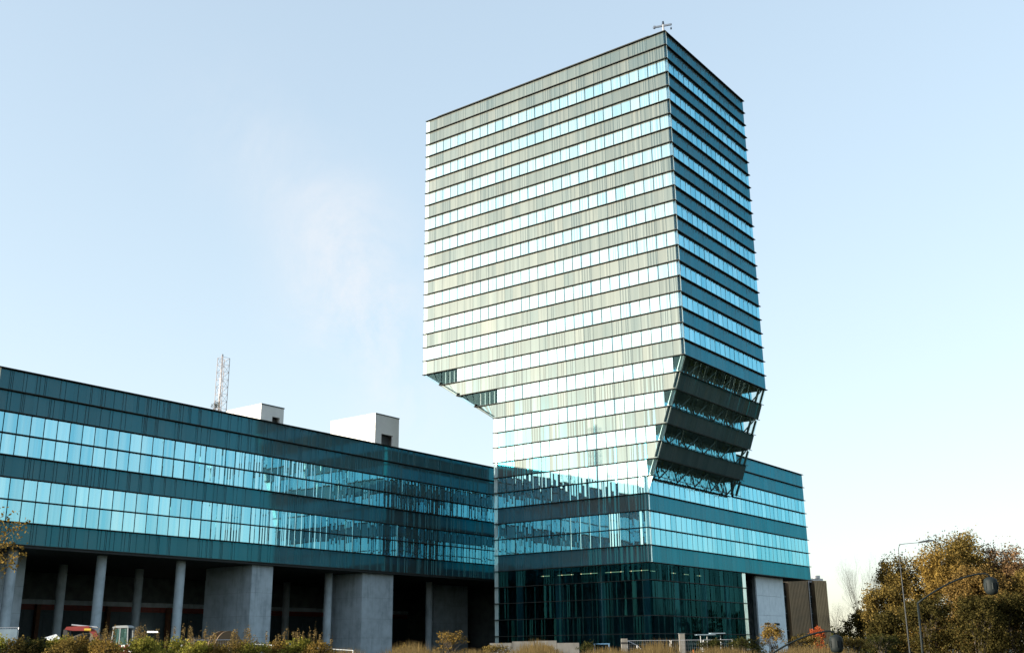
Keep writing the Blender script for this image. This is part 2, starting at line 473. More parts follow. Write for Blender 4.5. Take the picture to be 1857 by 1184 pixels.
class Face:
    def __init__(s, o, u, d, v, k0, step, xmin, xmax, grid0, bay):
        s.o, s.u, s.d, s.v, s.k0, s.step, s.xmin, s.xmax, s.grid0, s.bay = o, u, d, v, k0, step, xmin, xmax, grid0, bay

    def p(s, x, k, d):
        return s.o + s.u * x - s.v * ((k - s.k0) * s.step) + s.d * d

    def row(s, recs, k, kind, lo=None, hi=None, skip=None, pick=None):
        """row k lies between levels k-1 and k"""
        a0 = s.xmin(k - 1); a1 = s.xmin(k); b0 = s.xmax(k - 1); b1 = s.xmax(k)
        x0 = min(a0, a1) if lo is None else max(lo, min(a0, a1))
        x1 = max(b0, b1) if hi is None else min(hi, max(b0, b1))
        i = math.floor((x0 - s.grid0) / s.bay)
        m_t, m_b = .06, .06
        H = s.step - m_t - m_b
        while True:
            xa, xb = s.grid0 + i * s.bay, s.grid0 + (i + 1) * s.bay
            i += 1
            if xa >= x1 - .04:
                break
            xa, xb = max(xa, x0), min(xb, x1)
            if xb - xa < .12:
                continue
            mid = (xa + xb) / 2
            kd = pick(mid, k) if pick else kind
            if kd is None:
                continue
            w = round(xb - xa, 3)
            var = int((math.sin(i * 12.9898 + (k // 2) * 4.1 + s.grid0) * 43758.5453) % 1 * 8)
            if w < s.bay * .6:
                var = 0
            gap = .045 if kd in ('window', 'clear', 'lobby') else .004
            pr = profiles(w, gap, var)
            if kd == 'lobby':
                pr = [(q[0], q[1] * 3) for q in pr]
            elif kd == 'spandrel' and getattr(s, 'ribbed', False):
                # flat sheets with a few narrow standing ribs
                pr = [(gap, .05)]
                rr = random.Random(var * 7 + 1)
                for xr in sorted(rr.sample([.1, .22, .34, .46, .58, .70, .82, .93], (1, 2, 2, 3, 3, 4, 2, 1)[var])):
                    pr += [(xr * w - .04, .05), (xr * w - .012, 0), (xr * w + .012, 0), (xr * w + .04, .05)]
                pr.append((w - gap, .05))
            elif kd == 'window':
                pr = [(q[0], q[1] * .8) for q in pr]
            reg = xa >= max(a0, a1) - .01 and xb <= min(b0, b1) + .01
            mat = Matrix.Identity(4)
            base = s.p(xa, k, GLASS_D) + s.v * m_b
            for c, ax in enumerate((s.u, s.d, s.v)):
                for rr in range(3):
                    mat[rr][c] = ax[rr]
            for rr in range(3):
                mat[rr][3] = base[rr]
            if reg:
                key = (kd, var, w, round(H, 3), getattr(s, 'ribbed', False))
                verts = [(q[0], q[1], 0) for q in pr] + [(q[0], q[1], H) for q in pr]
            else:
                key = None
                cl = lambda x, lo_, hi_: min(max(x, lo_), hi_)
                fb, ft = m_b / s.step, 1 - m_t / s.step
                lob, hib = a1 + (a0 - a1) * fb, b1 + (b0 - b1) * fb
                lot, hit = a1 + (a0 - a1) * ft, b1 + (b0 - b1) * ft
                vb = [(cl(xa + q[0], lob, hib) - xa, q[1], 0) for q in pr]
                vt = [(cl(xa + q[0], lot, hit) - xa, q[1], H) for q in pr]
                if vb[-1][0] - vb[0][0] < .02 and vt[-1][0] - vt[0][0] < .02:
                    continue
                verts = vb + vt
            nn = len(pr)
            faces = [(q, q + 1, nn + q + 1, nn + q) for q in range(nn - 1)]
            ctr = mat @ Vector((w / 2, 0, H / 2))
            vec = ctr - Vector((0, 0, CAM_Z))
            area = w * H * abs(vec.dot(s.d)) / vec.length ** 3
            recs.append((area, kd, key, verts, faces, mat))

    def ledge(s, parent, k, lo=None, hi=None, depth=.46, th=.065, name='ledge'):
        x0 = s.xmin(k) if lo is None else lo
        x1 = s.xmax(k) if hi is None else hi
        q = lambda x, d, z: s.p(x, k, d) + s.v * z
        MB().hexa([q(x0, 0, -th / 2), q(x1, 0, -th / 2), q(x1, depth, -th / 2), q(x0, depth, -th / 2)],
                  [q(x0, 0, th / 2), q(x1, 0, th / 2), q(x1, depth, th / 2), q(x0, depth, th / 2)]).build(name, M['ledge'], parent)


PART_NAME = {'window': 'window_pane', 'spandrel': 'spandrel_panel', 'clear': 'clear_pane', 'lobby': 'lobby_pane', 'pale': 'corner_pane', 'inner': 'inner_pane'}


def emit_panes(recs, parent, limit=300):
    kinds = {}
    for r in recs:
        kinds.setdefault(r[1], []).append(r)
    for kd, rs in kinds.items():
        rs.sort(key=lambda r: -r[0])
        matl = M['window'] if kd == 'inner' else M[kd]
        for r in rs[:limit]:
            key = r[2]
            me = MESHES.get(key) if key else None
            if me is None:
                me = bpy.data.meshes.new(PART_NAME[kd])
                me.from_pydata(r[3], [], r[4]); me.materials.append(matl); me.update()
                if key:
                    MESHES[key] = me
            link(PART_NAME[kd], me, parent, r[5])
        rest = rs[limit:]
        if rest:
            mb = MB()
            for r in rest:
                n0 = len(mb.v)
                mb.v += [r[5] @ Vector(q) for q in r[3]]
                mb.f += [tuple(n0 + i for i in f) for f in r[4]]
            mb.build({'window': 'small_window_panes', 'spandrel': 'small_spandrel_panels'}.get(kd, 'small_panes'), matl, parent, kind='stuff')


LT, RT, LB, RB, LL = 39.476, 23.026, 5.575, 46.944, 27.471
O0 = W(0, 0, TOP)


def lerp(a, b, t):
    return a + (b - a) * t


def left_edge(k):           # how far the left face reaches at level k
    return LT if k <= 20 else (lerp(LT, LL, (k - 20) / 4) if k <= 24 else LL)


def right_edge(k):
    return 0 if k <= 22 else (lerp(0, LB, (k - 22) / 8) if k <= 30 else LB)


tower = thing('office_tower', 'tall glass office tower with sloping undercut waist on a glazed podium', 'building', W(16, 12, 0))
F1 = Face(O0, -LD, RD, UP, 0, ROW, lambda k: -left_edge(k), lambda k: -right_edge(k), -0.21 - 1.335 * 40, 1.335)
F2 = Face(O0, RD, LD, UP, 0, ROW, lambda k: 0, lambda k: RT, .94 - 1.32 * 5, 1.32)
sl = Vector((LB, -8 * ROW, 0)); sl_len = sl.length
F3 = Face(W(0, 0, lev(22)), RD, (LD * (8 * ROW) + UP * LB) / sl_len, (UP * (8 * ROW) - LD * LB) / sl_len, 22, sl_len / 8, lambda k: 0, lambda k: RT, .94 - 1.32 * 5, 1.32)
F4 = Face(W(LB, 0, TOP), RD, LD, UP, 0, ROW, lambda k: (RT if k < 29 else 0), lambda k: RB, 45.98 - 1.3 * 60, 1.3)
s6 = Vector((LT - LL, 4 * ROW)); s6l = s6.length
F6 = Face(W(LT, RT, lev(20)), -RD, (-LD * (4 * ROW) + UP * (LT - LL)) / s6l, (UP * (4 * ROW) + LD * (LT - LL)) / s6l, 20, s6l / 4, lambda k: 0, lambda k: RT, 0, 1.32)
F5 = Face(W(LB, 0, TOP), RD, LD, UP, 0, ROW, lambda k: 0, lambda k: 24.9, 45.98 - 1.3 * 60, 1.3)

WINDOW_ROWS = {3, 5, 7, 9, 11, 13, 15, 17, 19, 21, 23, 25, 27, 29, 30, 32, 33}
LOW_WINDOWS = {29, 30, 32, 33}
recs = []


def pick_f1(x, k):
    Lx = -x
    if k >= 35:
        return 'pale' if Lx > LL - .9 else 'lobby'
    if Lx > left_edge(k) - .75 and (k <= 20 or k >= 25):
        return 'pale'
    if k == 21 and Lx > 34.2 or k == 23 and Lx > 27.4:
        return 'clear'
    if k in (23, 25, 27, 29) and Lx < right_edge(k) + .75:
        return 'clear'
    if k == 30 and Lx < LB + .05:
        return 'pale'
    return 'window' if k in WINDOW_ROWS else 'spandrel'


LOBBY_BOTTOM = 39
for k in range(1, LOBBY_BOTTOM + 1):
    F1.row(recs, k, None, pick=pick_f1)
    # the outermost strip of glass stands clear of the building's corner
for k in range(1, 23):
    F2.row(recs, k, 'pale', hi=.94)
    F2.row(recs, k, 'window' if k in WINDOW_ROWS else 'spandrel', lo=.94)
for k in range(23, 30):
    F3.row(recs, k, 'pale', hi=.94)
    F3.row(recs, k, 'clear' if k in (23, 25, 27, 29) else ('window' if k == 30 else 'spandrel'), lo=.94)
for k in range(27, 35):
    if k >= 30:
        F4.row(recs, k, 'pale', lo=0, hi=1.0)
        F4.row(recs, k, 'window' if k in LOW_WINDOWS else 'spandrel', lo=1.0)
    else:
        F4.row(recs, k, 'window' if k in LOW_WINDOWS else 'spandrel', lo=RT + .02)
for k in range(35, LOBBY_BOTTOM + 1):
    F5.row(recs, k, 'lobby', lo=0, hi=23.9)
    F5.row(recs, k, 'pale', lo=23.9)
for k in range(21, 25):
    F6.row(recs, k, 'pale' if k in (21, 23) else 'spandrel')
F7 = Face(W(LL, 0, TOP), -RD, -LD, UP, 0, ROW, lambda k: -(RT if k <= 26 else RB), lambda k: 0, -RB, 1.32)
for k in range(25, 40):
    F7.row(recs, k, ('window' if k in WINDOW_ROWS and k < 28 or k in LOW_WINDOWS else 'spandrel') if k < 35 else 'lobby', hi=-.47)
emit_panes(recs, tower)
for k in range(25, 40):
    F7.ledge(tower, k, hi=-.47, depth=.40)

for k in range(0, 40):
    F1.ledge(tower, k)
for k in range(0, 23):
    F2.ledge(tower, k, lo=.465)
for k in range(23, 29):
    F3.ledge(tower, k, lo=.465)
F3.ledge(tower, 29, lo=.465, depth=.62)
for k in range(26, 35):
    F4.ledge(tower, k, lo=(RT + .1 if k < 30 else .425))
for k in range(35, 40):
    F5.ledge(tower, k, lo=.465)
for k in range(21, 24):
    F6.ledge(tower, k)

# inner bodies
poly = [(.50, lev(0) - .02), (39.0, lev(0) - .02), (39.0, lev(20)), (27.0, lev(20)), (27.0, lev(34)), (6.1, lev(34)), (6.1, lev(22)), (.50, lev(22))]
MB().prism(poly, lambda a, z: W(a, .50, z), lambda a, z: W(a, RT - .1, z)).build('inner_wall', M['body'], tower)
MB().lr(6.1, 27.0, RT - .09, RB - .1, lev(34), lev(26) - .03).build('podium_wall', M['body'], tower)
MB().lr(.1, LT - .1, .1, RT, lev(0) - .015, lev(0) + .02).build('roof', M['roof'], tower)
MB().lr(LB + .1, LL - .1, RT + .1, RB, lev(26) - .02, lev(26) + .02).build('podium_roof', M['roof'], tower)
for k in (24, 26, 28):
    e0, e1 = right_edge(k - 1), right_edge(k)
    MB().prism([(e0 + .5, lev(k - 1)), (6.08, lev(k - 1)), (6.08, lev(k)), (e1 + .5, lev(k))], lambda a, z: W(a, .50, z), lambda a, z: W(a, RT - .3, z)).build('floor_slab', M['body'], tower)
for k in (22, 24):
    e0, e1 = left_edge(k - 1), left_edge(k)
    MB().prism([(27.02, lev(k - 1)), (e0 - .6, lev(k - 1)), (e1 - .6, lev(k)), (27.02, lev(k))] if k == 22 else [(27.02, lev(k - 1)), (e0 - .6, lev(k - 1)), (27.02, lev(k) + .3)],
               lambda a, z: W(a, .50, z), lambda a, z: W(a, RT - .3, z)).build('floor_slab', M['body'], tower)
# set-back glazing and the V truss behind the sloping waist
recs = []
for k in (23, 25, 27, 29):
    FI = Face(W(min(5.72, right_edge(k) + 1.15), 0, TOP), RD, LD, UP, 0, ROW, lambda k: 0, lambda k: RT - .4, .94 - 1.32 * 5, 1.32)
    FI.row(recs, k, 'inner', lo=.9)
emit_panes(recs, tower)
for k in (23, 25, 27, 29):
    zt, zb = lev(k - 1) - .05, lev(k) + .05
    et, eb = right_edge(k - 1) + .8, right_edge(k) + .8
    r0 = .9
    i = 0
    while r0 < RT - 1.2:
        r1 = min(r0 + 2.2, RT - .3)
        a, b_ = (W(et, r0, zt), W(eb, r1, zb)) if i % 2 == 0 else (W(eb, r0, zb), W(et, r1, zt))
        MB().bar(a, b_, .13).build('truss_brace', M['steel'], tower)
        r0 = r1; i += 1
    for rr in (RT - .35, RT - 1.75):
        MB().bar(W(right_edge(k - 1) + .45, rr, zt), W(right_edge(k) + .45, rr, zb), .22).build('sloping_post', M['steel'], tower)
    MB().bar(W(right_edge(k - 1) + .5, .5, zt), W(right_edge(k) + .5, .5, zb), .2).build('sloping_post', M['paint_white'], tower)
for k, a, b_ in ((21, 34.3, 37.4), (23, 27.6, 31.5)):
    x = a
    while x < left_edge(k) - .3:
        MB().bar(W(x, .62, lev(k)), W(x, .62, min(lev(k - 1), lev(20) - (LT - x) / (LT - LL) * 4 * ROW + 8)), .09).build('void_post', M['paint_white'], tower)
        x += .75

# lobby interior
MB().lr(LB + .5, LL - .5, .5, 24.6, .005, .05).build('lobby_floor', M['concrete_d'], tower)
MB().lr(11, 22, 7, 19, .05, lev(34)).build('lobby_core', M['concrete_d'], tower)
MB().lr(LB + .45, LL - .45, 24.45, 24.75, .05, lev(34)).build('lobby_end_wall', M['body'], tower)
MB().lr(LL - .42, LL - .2, .6, 24.4, .05, lev(34)).build('lobby_end_wall', M['body'], tower)
for a, r in ((7.6, 2.4), (13.5, 2.4), (19.5, 2.4), (25.2, 2.4), (7.6, 9.2), (7.6, 16.2), (7.6, 22.5)):
    MB().tube([W(a, r, .05), W(a, r, lev(34))], .42, 16).build('column', M['concrete'], tower, smooth=True)
M['tube_light'] = emit('lobby_tube_light', (1.0, .80, .45), .5)
for a0, a1 in ((6.6, 9.0), (9.8, 12.2), (13.3, 15.6), (16.6, 18.8), (20.0, 21.2)):
    MB().lr(a0, a1, 1.2, 1.3, 9.25, 9.32).build('tube_light', M['tube_light'], tower)
for r0 in (2.5, 7.4, 10.6, 13.8):
    MB().lr(LB + 1.4, LB + 1.5, r0, r0 + 1.0, 9.25, 9.32).build('tube_light', M['tube_light'], tower)
# concrete wall under the podium's overhang
M['bluewhite'] = plain('pale_cast_concrete', (.66, .76, .82), (.56, .66, .72), scale=1.2, rough=.8, bump=.15, bscale=9)
cw = MB().lr(7.0, 7.4, 30.1, 37.9, 0, lev(34)).build('concrete_wall', M['concrete_d'], tower)
for i in range(4):
    for j in range(4):
        r0 = 30.1 + i * 1.95; z0 = .0 + j * 2.5
        MB().lr(6.8, 6.99, r0 + .012, r0 + 1.938, z0 + .012, min(z0 + 2.488, lev(34) - .02)).build('concrete_panel', M['bluewhite'], cw)
MB().lr(6.8, 12, 37.92, 39.0, 0, lev(34)).build('concrete_wall', M['bluewhite'], tower)
for r0 in (31.9, 35.0):
    MB().lr(6.76, 6.9, r0, r0 + 1.7, 3.75, 4.05).build('vent_slot', M['body'], tower)
MB().lr(14, 14.4, 25, RB - 3, 0, lev(34)).build('back_wall', M['concrete_d'], tower)
MB().lr(LB + .8, LL - .4, 24.8, 24.95, 0, lev(34)).build('lobby_return_wall', M['hoard'], tower)

# ------------------------------------------------------------------ the low wing
LW, RW0, RW1 = 36.3, -59.7, 24.0
wing = thing('office_wing', 'long low glass-banded office wing raised on round concrete columns', 'building', W(48, -20, 0))
F8 = Face(W(LW, 0, TOP), RD, LD, UP, 0, ROW, lambda k: RW0, lambda k: RW1, -58.44 - 1.277 * 10, 1.277)
F8.ribbed = True
recs = []
for k in range(27, 35):
    F8.row(recs, k, 'window' if k in LOW_WINDOWS else 'spandrel', hi=16.0)
emit_panes(recs, wing)
for k in range(26, 35):
    F8.ledge(wing, k, hi=16.5)
F9 = Face(W(62, RW0, TOP), -LD, RD, UP, 0, ROW, lambda k: 0, lambda k: 62 - LW, 0, 1.3)
recs = []
for k in range(27, 35):
    F9.row(recs, k, 'window' if k in LOW_WINDOWS else 'spandrel')
for i, r in enumerate(recs):
    recs[i] = (r[0] * 1e-6,) + r[1:]
emit_panes(recs, wing, limit=0)
for k in range(26, 35):
    F9.ledge(wing, k, hi=62 - LW - .465)
MB().lr(LW + .50, 62, RW0 + .50, RW1, lev(34) + .02, lev(26) - .03).build('inner_wall', M['body'], wing)
MB().lr(LW + .1, 62, RW0 + .1, RW1, lev(26) - .02, lev(26) + .02).build('roof', M['roof'], wing)
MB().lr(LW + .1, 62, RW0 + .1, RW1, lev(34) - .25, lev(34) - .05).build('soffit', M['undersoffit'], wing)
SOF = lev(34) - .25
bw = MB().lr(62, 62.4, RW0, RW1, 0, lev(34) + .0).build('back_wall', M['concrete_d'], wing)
MB().lr(38, 62, RW1 - .5, RW1, 0, SOF).build('added_end_wall', M['concrete_d'], wing)
MB().lr(37.2, 42.9, RW0 + .1, RW0 + .5, 0, SOF).build('added_end_wall', M['concrete_d'], wing)  # out-of-view wall added to keep left-hand sky off the pier sides
MB().lr(50.05, 62, RW0 + .1, RW0 + .5, 0, SOF).build('added_end_wall', M['concrete_d'], wing)  # out-of-view wall added to stop low sun leaking in under the wing
for i in range(20):
    r0 = RW0 + i * 4.1
    MB().lr(61.3, 61.95, r0 + .01, r0 + 4.09, 6.35, 6.85).build('concrete_beam', M['concrete'], bw)
    MB().lr(61.5, 61.96, r0 + .005, r0 + 4.095, 5.75, 6.34).build('red_beam', M['redbeam'], bw)
for i in range(34):
    r0 = RW0 + i * 2.42
    MB().lr(61.6, 61.9, r0 + .015, r0 + 2.405, .05, 5.73).build('hoarding_panel', M['hoard'], bw)
for r0 in (-47.5, -39.2, -30.4, -9.0, -22):
    MB().lr(60.9, 61.4, r0, r0 + .45, 0, 6.3).build('rusty_post', M['brownsteel'], wing)
for a, r in ((38.6, -46.2), (38.5, -37.3), (40.6, -14.8), (43.4, 6.5), (50.8, -42.7), (50.3, -33.9), (56.6, -6.9), (50.3, -16), (38.6, -55)):
    c = MB().tube([W(a, r, 0)] + [W(a, r, z) for z in (2.4, 4.8, 7.2)] + [W(a, r, SOF + .01)], .46, 24, cap=False).build('column', M['concrete'], wing, smooth=True)


def pier(l0, l1, r0, r1, cols_front, cols_side):
    core = MB().lr(l0 + .06, l1, r0 + .06, r1, 0, SOF).build('concrete_pier', M['concrete_d'], wing)
    n = 4
    hs = [0, 2.45, 4.6, 7.0, SOF]
    for j in range(n):
        for i in range(cols_front):
            w = (r1 - r0) / cols_front
            MB().lr(l0, l0 + .055, r0 + i * w + .006, r0 + (i + 1) * w - .006, hs[j] + .008, hs[j + 1] - .008).build('concrete_panel', M['concrete'], core)
        for i in range(cols_side):
            w = (l1 - l0 - .06) / cols_side
            MB().lr(l0 + .06 + i * w + .006, l0 + .06 + (i + 1) * w - .006, r0, r0 + .055, hs[j] + .008, hs[j + 1] - .008).build('concrete_panel', M['concrete'], core)


pier(37.0, 44.6, -29.4, -26.5, 3, 4)
pier(37.2, 43.6, -12.6, -7.3, 3, 6)
pier(43.0, 50.0, -59.5, -51.2, 4, 3)
pier(46.0, 46.6, 10.5, 18.0, 4, 1)
M['cold_light'] = emit('cold_tube_light', (1.0, .95, .8), 2.5)
MB().lr(60.0, 60.15, -25.3, -23.9, 3.38, 3.52).build('tube_light', M['cold_light'], wing)

BOXES = ((46.0, 54.6, -2.02, 2.73, 31.9, -0.75, 1.5, 29.35), (46.0, 52.5, -21.87, -18.25, 29.77, -20.05, -18.85, 28.55))
# white rooftop housings, each with an open doorway
for l0, l1, r0, r1, z1, d0, d1, dz in BOXES:
    zb = lev(26) + .02
    rh = MB()
    rh.lr(l0, l0 + .25, r0, d0, zb, z1); rh.lr(l0, l0 + .25, d1, r1, zb, z1); rh.lr(l0, l0 + .25, d0, d1, dz, z1)
    rh.lr(l0 + .251, l1, r0, r0 + .25, zb, z1); rh.lr(l0 + .251, l1, r1 - .25, r1, zb, z1); rh.lr(l1 - .25, l1, r0 + .251, r1 - .251, zb, z1 - .01)
    h = rh.build('rooftop_housing', M['paint_white'], wing)
    MB().lr(l0 - .06, l1 + .05, r0 - .0, r1 + .05, z1 + .002, z1 + .14).build('roof_trim', M['trim'], h)
    MB().lr(l0 + .9, l0 + .95, d0 - .3, d1 + .3, zb, dz).build('door', M['trim'], h)

for i in range(13):
    a = 3 + i * 2.8
    MB().tube([W(a, .35, lev(0) + .02), W(a, .35, lev(0) + .32)], .05, 6).build('roof_anchor', M['ledge'], tower)
MB().tube([W(2.5, .35, lev(0) + .30), W(37.5, .35, lev(0) + .30)], .03, 5).build('roof_safety_line', M['ledge'], tower)

# ------------------------------------------------------------------ things on the roofs
M['dark_steel'] = plain('dark_blue_steel', (.03, .05, .08), (.045, .06, .09), rough=.5, metal=.4)
M['galv'] = plain('galvanised_steel', (.50, .50, .52), (.40, .41, .43), rough=.45, metal=.6)
M['mast_red'] = plain('pale_red_mast_paint', (.30, .25, .25), (.24, .20, .20), rough=.6)
t = thing('facade_crane', 'small dark T-shaped window-cleaning crane on the tower roof corner', 'crane', W(.45, .5, lev(0) + .02))
MB().tube([W(.45, .5, lev(0) + .02), W(.45, .5, lev(0) + 1.45)], [.13, .10], 8).build('post', M['galv'], t)
MB().bar(W(1.75, .5, lev(0) + 1.28), W(-.7, .5, lev(0) + .78), .16, .22).build('jib', M['dark_steel'], t)
MB().bar(W(1.78, .5, lev(0) + 1.10), W(1.60, .5, lev(0) + 1.42), .24).build('counterweight', M['dark_steel'], t)
MB().tube([W(.45, .5, lev(0) + 1.2), W(.45, .5, lev(0) + 1.62)], [.16, .12], 8).build('slewing_head', M['dark_steel'], t)
MB().tube([W(-.62, .5, lev(0) + .75), W(-.62, .5, lev(0) + .30)], .02, 5).build('cable', M['dark_steel'], t)
MB().box(-.09, .09, -.09, .09, 0, .2).build('hook_block', M['dark_steel'], t).matrix_basis = Matrix.Translation(W(-.62, .5, lev(0) + .13))

t = thing('lattice_mast', 'slender steel lattice mast with a pale flue pipe rising behind the wing roof', 'mast', W(38.6, -33.7, lev(26) + .02))
zb, zt = lev(26) + .02, 31.8
hw = .46
cor = [(-hw, -hw), (hw, -hw), (hw, hw), (-hw, hw)]
for a, b_ in cor:
    MB().tube([W(38.6 + a, -33.7 + b_, zb), W(38.6 + a, -33.7 + b_, zt)], .032, 6).build('leg', M['mast_red'], t)
npan = 8
for j in range(npan):
    z0 = lerp(zb, zt, j / npan); z1 = lerp(zb, zt, (j + 1) / npan)
    for i in range(4):
        (a0, b0), (a1, b1) = cor[i], cor[(i + 1) % 4]
        if j % 2:
            a0, b0, a1, b1 = a1, b1, a0, b0
        MB().tube([W(38.6 + a0, -33.7 + b0, z0), W(38.6 + a1, -33.7 + b1, z1)], .016, 5).build('brace', M['mast_red'], t)
        MB().tube([W(38.6 + a0, -33.7 + b0, z1), W(38.6 + a1, -33.7 + b1, z1)], .015, 5).build('strut', M['mast_red'], t)
MB().tube([W(38.6, -33.9, zb), W(38.6, -33.9, zt + .4)], .11, 12).build('flue_pipe', M['galv'], t, smooth=True)

# ------------------------------------------------------------------ vegetation
def leaf_cloud(mb, centre, spread, n, size, rng, flat=.0, up=0.0):
    for _ in range(n):
        p = Vector((rng.gauss(0, 1), rng.gauss(0, 1), rng.gauss(0, 1)))
        p = Vector(centre) + Vector((p.x * spread[0], p.y * spread[1], p.z * spread[2]))
        d = Vector((rng.uniform(-1, 1), rng.uniform(-1, 1), rng.uniform(-1, 1) + up)).normalized()
        e = d.cross(Vector((rng.uniform(-1, 1), rng.uniform(-1, 1), rng.uniform(-1, 1))))
        if e.length < .05:
            continue
        e.normalize(); s = size * rng.uniform(.6, 1.35)
        n0 = len(mb.v)
        mb.v += [p - d * s * .5, p + e * s * .32, p + d * s * .5, p - e * s * .32]
        mb.f.append((n0, n0 + 1, n0 + 2, n0 + 3))


def grow(mb, tips, p, d, length, rad, depth, rng, spread, gnarl=.18, up=.12, seg=5):
    pts, rs = [p.copy()], [rad]
    n = 3
    for i in range(n):
        d = (d + Vector((rng.uniform(-gnarl, gnarl), rng.uniform(-gnarl, gnarl), rng.uniform(-gnarl, gnarl) + up * .3))).normalized()
        p = p + d * (length / n)
        pts.append(p.copy()); rs.append(rad * (1 - .38 * (i + 1) / n))
    mb.tube(pts, rs, seg if depth > 1 else 3, cap=False)
    if depth <= 1:
        tips.append((p.copy(), length))
    if depth == 0:
        return
    k = rng.choice((2, 3, 3)) if depth > 1 else rng.choice((3, 4))
    for i in range(k):
        q = pts[-1] if i < 2 else pts[-2]
        ang = spread * rng.uniform(.6, 1.25)
        ax = d.cross(Vector((rng.uniform(-1, 1), rng.uniform(-1, 1), rng.uniform(-1, 1)))).normalized()
        nd = (Matrix.Rotation(ang, 3, ax) @ d + UP * up).normalized()
        grow(mb, tips, q, nd, length * rng.uniform(.62, .86), rs[-1] * .78, depth - 1, rng, spread, gnarl, up, seg)


def tree(name, label, base, height, width, leaf, bark, seed, leaves=8000, size=.22, depth=5, stems=1, group=None, spread=.55, low=.25, fill=0, gap=.0):
    rng = random.Random(seed)
    t = thing(name, label, 'tree' if 'tree' in name else 'bush', base, group)
    tb, tips = MB(), []
    base = Vector(base)
    for s in range(stems):
        d = Vector((rng.uniform(-.25, .25), rng.uniform(-.25, .25), 1)).normalized() if stems > 1 else Vector((rng.uniform(-.06, .06), rng.uniform(-.06, .06), 1)).normalized()
        off = Vector((rng.uniform(-.25, .25), rng.uniform(-.25, .25), 0)) * (width * .3 if stems > 1 else 0)
        grow(tb, tips, base + off - UP * .1, d, 1.0, .075 if stems == 1 else .05, depth, rng, spread)
    # scale the skeleton to the wanted size
    zmax = max(v.z for v in tb.v) - base.z; xm = max(max(abs(v.x - base.x), abs(v.y - base.y)) for v in tb.v)
    sx, sz = width / 2 / xm, height / zmax
    fix = lambda v: base + Vector(((v.x - base.x) * sx, (v.y - base.y) * sx, (v.z - base.z) * sz))
    tb.v = [fix(v) for v in tb.v]
    tips = [(fix(p), l_) for p, l_ in tips]
    tb.build('trunk', bark, t, smooth=True)
    if leaves:
        mb = MB()
        tips2 = [q for q in tips if q[0].z > base.z + height * low] or tips
        rng.shuffle(tips2)
        tips2 = tips2[:max(40, int(leaves / 9))]
        per = leaves * .62 / len(tips2)
        sp = max(size * .9, width * .026)
        for p, _ in tips2:
            leaf_cloud(mb, p, (sp, sp, sp * .8), max(1, int(per * rng.uniform(.1, 1.9))), size, rng)
        # clumps through the body of the crown, uneven in size and with gaps between them
        ncl = max(8, fill)
        for _ in range(ncl):
            a = rng.uniform(0, 2 * PI); zz = rng.uniform(low * .6, .94)
            prof = math.sin(PI * min(1, max(0, (zz - low * .35) / (1.02 - low * .35))) ** .75) ** .45
            rr = math.sqrt(rng.random()) * width * .47 * prof
            c = base + Vector((math.cos(a) * rr, math.sin(a) * rr, zz * height))
            k = rng.uniform(.5, 1.5)
            leaf_cloud(mb, c, (width * .05 * k, width * .05 * k, height * .035 * k), int(leaves * .5 / ncl * k), size, rng)
        mb.build('crown', leaf, t)
    return t


M['bark'] = plain('grey_brown_bark', (.07, .055, .04), (.04, .033, .026), scale=6, rough=.9)
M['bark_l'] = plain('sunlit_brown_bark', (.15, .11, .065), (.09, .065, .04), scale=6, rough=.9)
M['birch'] = plain('pale_twig_bark', (.34, .26, .18), (.24, .18, .12), scale=6, rough=.9)
M['leaf_gold'] = leafmat('golden_autumn_leaves', [(.11, .07, .018), (.20, .13, .032), (.28, .185, .05), (.08, .055, .018)])
M['leaf_amber'] = leafmat('amber_autumn_leaves', [(.09, .055, .016), (.16, .10, .03), (.22, .145, .05), (.06, .045, .016)])
M['leaf_olive'] = leafmat('olive_autumn_leaves', [(.06, .045, .014), (.14, .10, .028), (.24, .17, .05), (.075, .058, .02)])
M['leaf_green'] = leafmat('dark_green_leaves', [(.016, .024, .008), (.035, .038, .012), (.06, .055, .018), (.022, .03, .010)])
M['leaf_umber'] = leafmat('dark_umber_leaves', [(.024, .022, .008), (.05, .042, .013), (.09, .07, .022), (.03, .03, .010)])
M['leaf_russet'] = leafmat('russet_leaves', [(.09, .05, .025), (.16, .09, .045), (.22, .14, .07), (.07, .045, .02)])
M['leaf_lime'] = leafmat('yellow_green_leaves', [(.09, .10, .018), (.22, .21, .035), (.34, .29, .06), (.07, .08, .018)])
M['leaf_orange'] = leafmat('orange_leaves', [(.30, .06, .02), (.40, .10, .035), (.24, .06, .025)])
M['leaf_straw'] = leafmat('straw_coloured_stems', [(.15, .105, .045), (.22, .16, .07), (.11, .075, .03)])

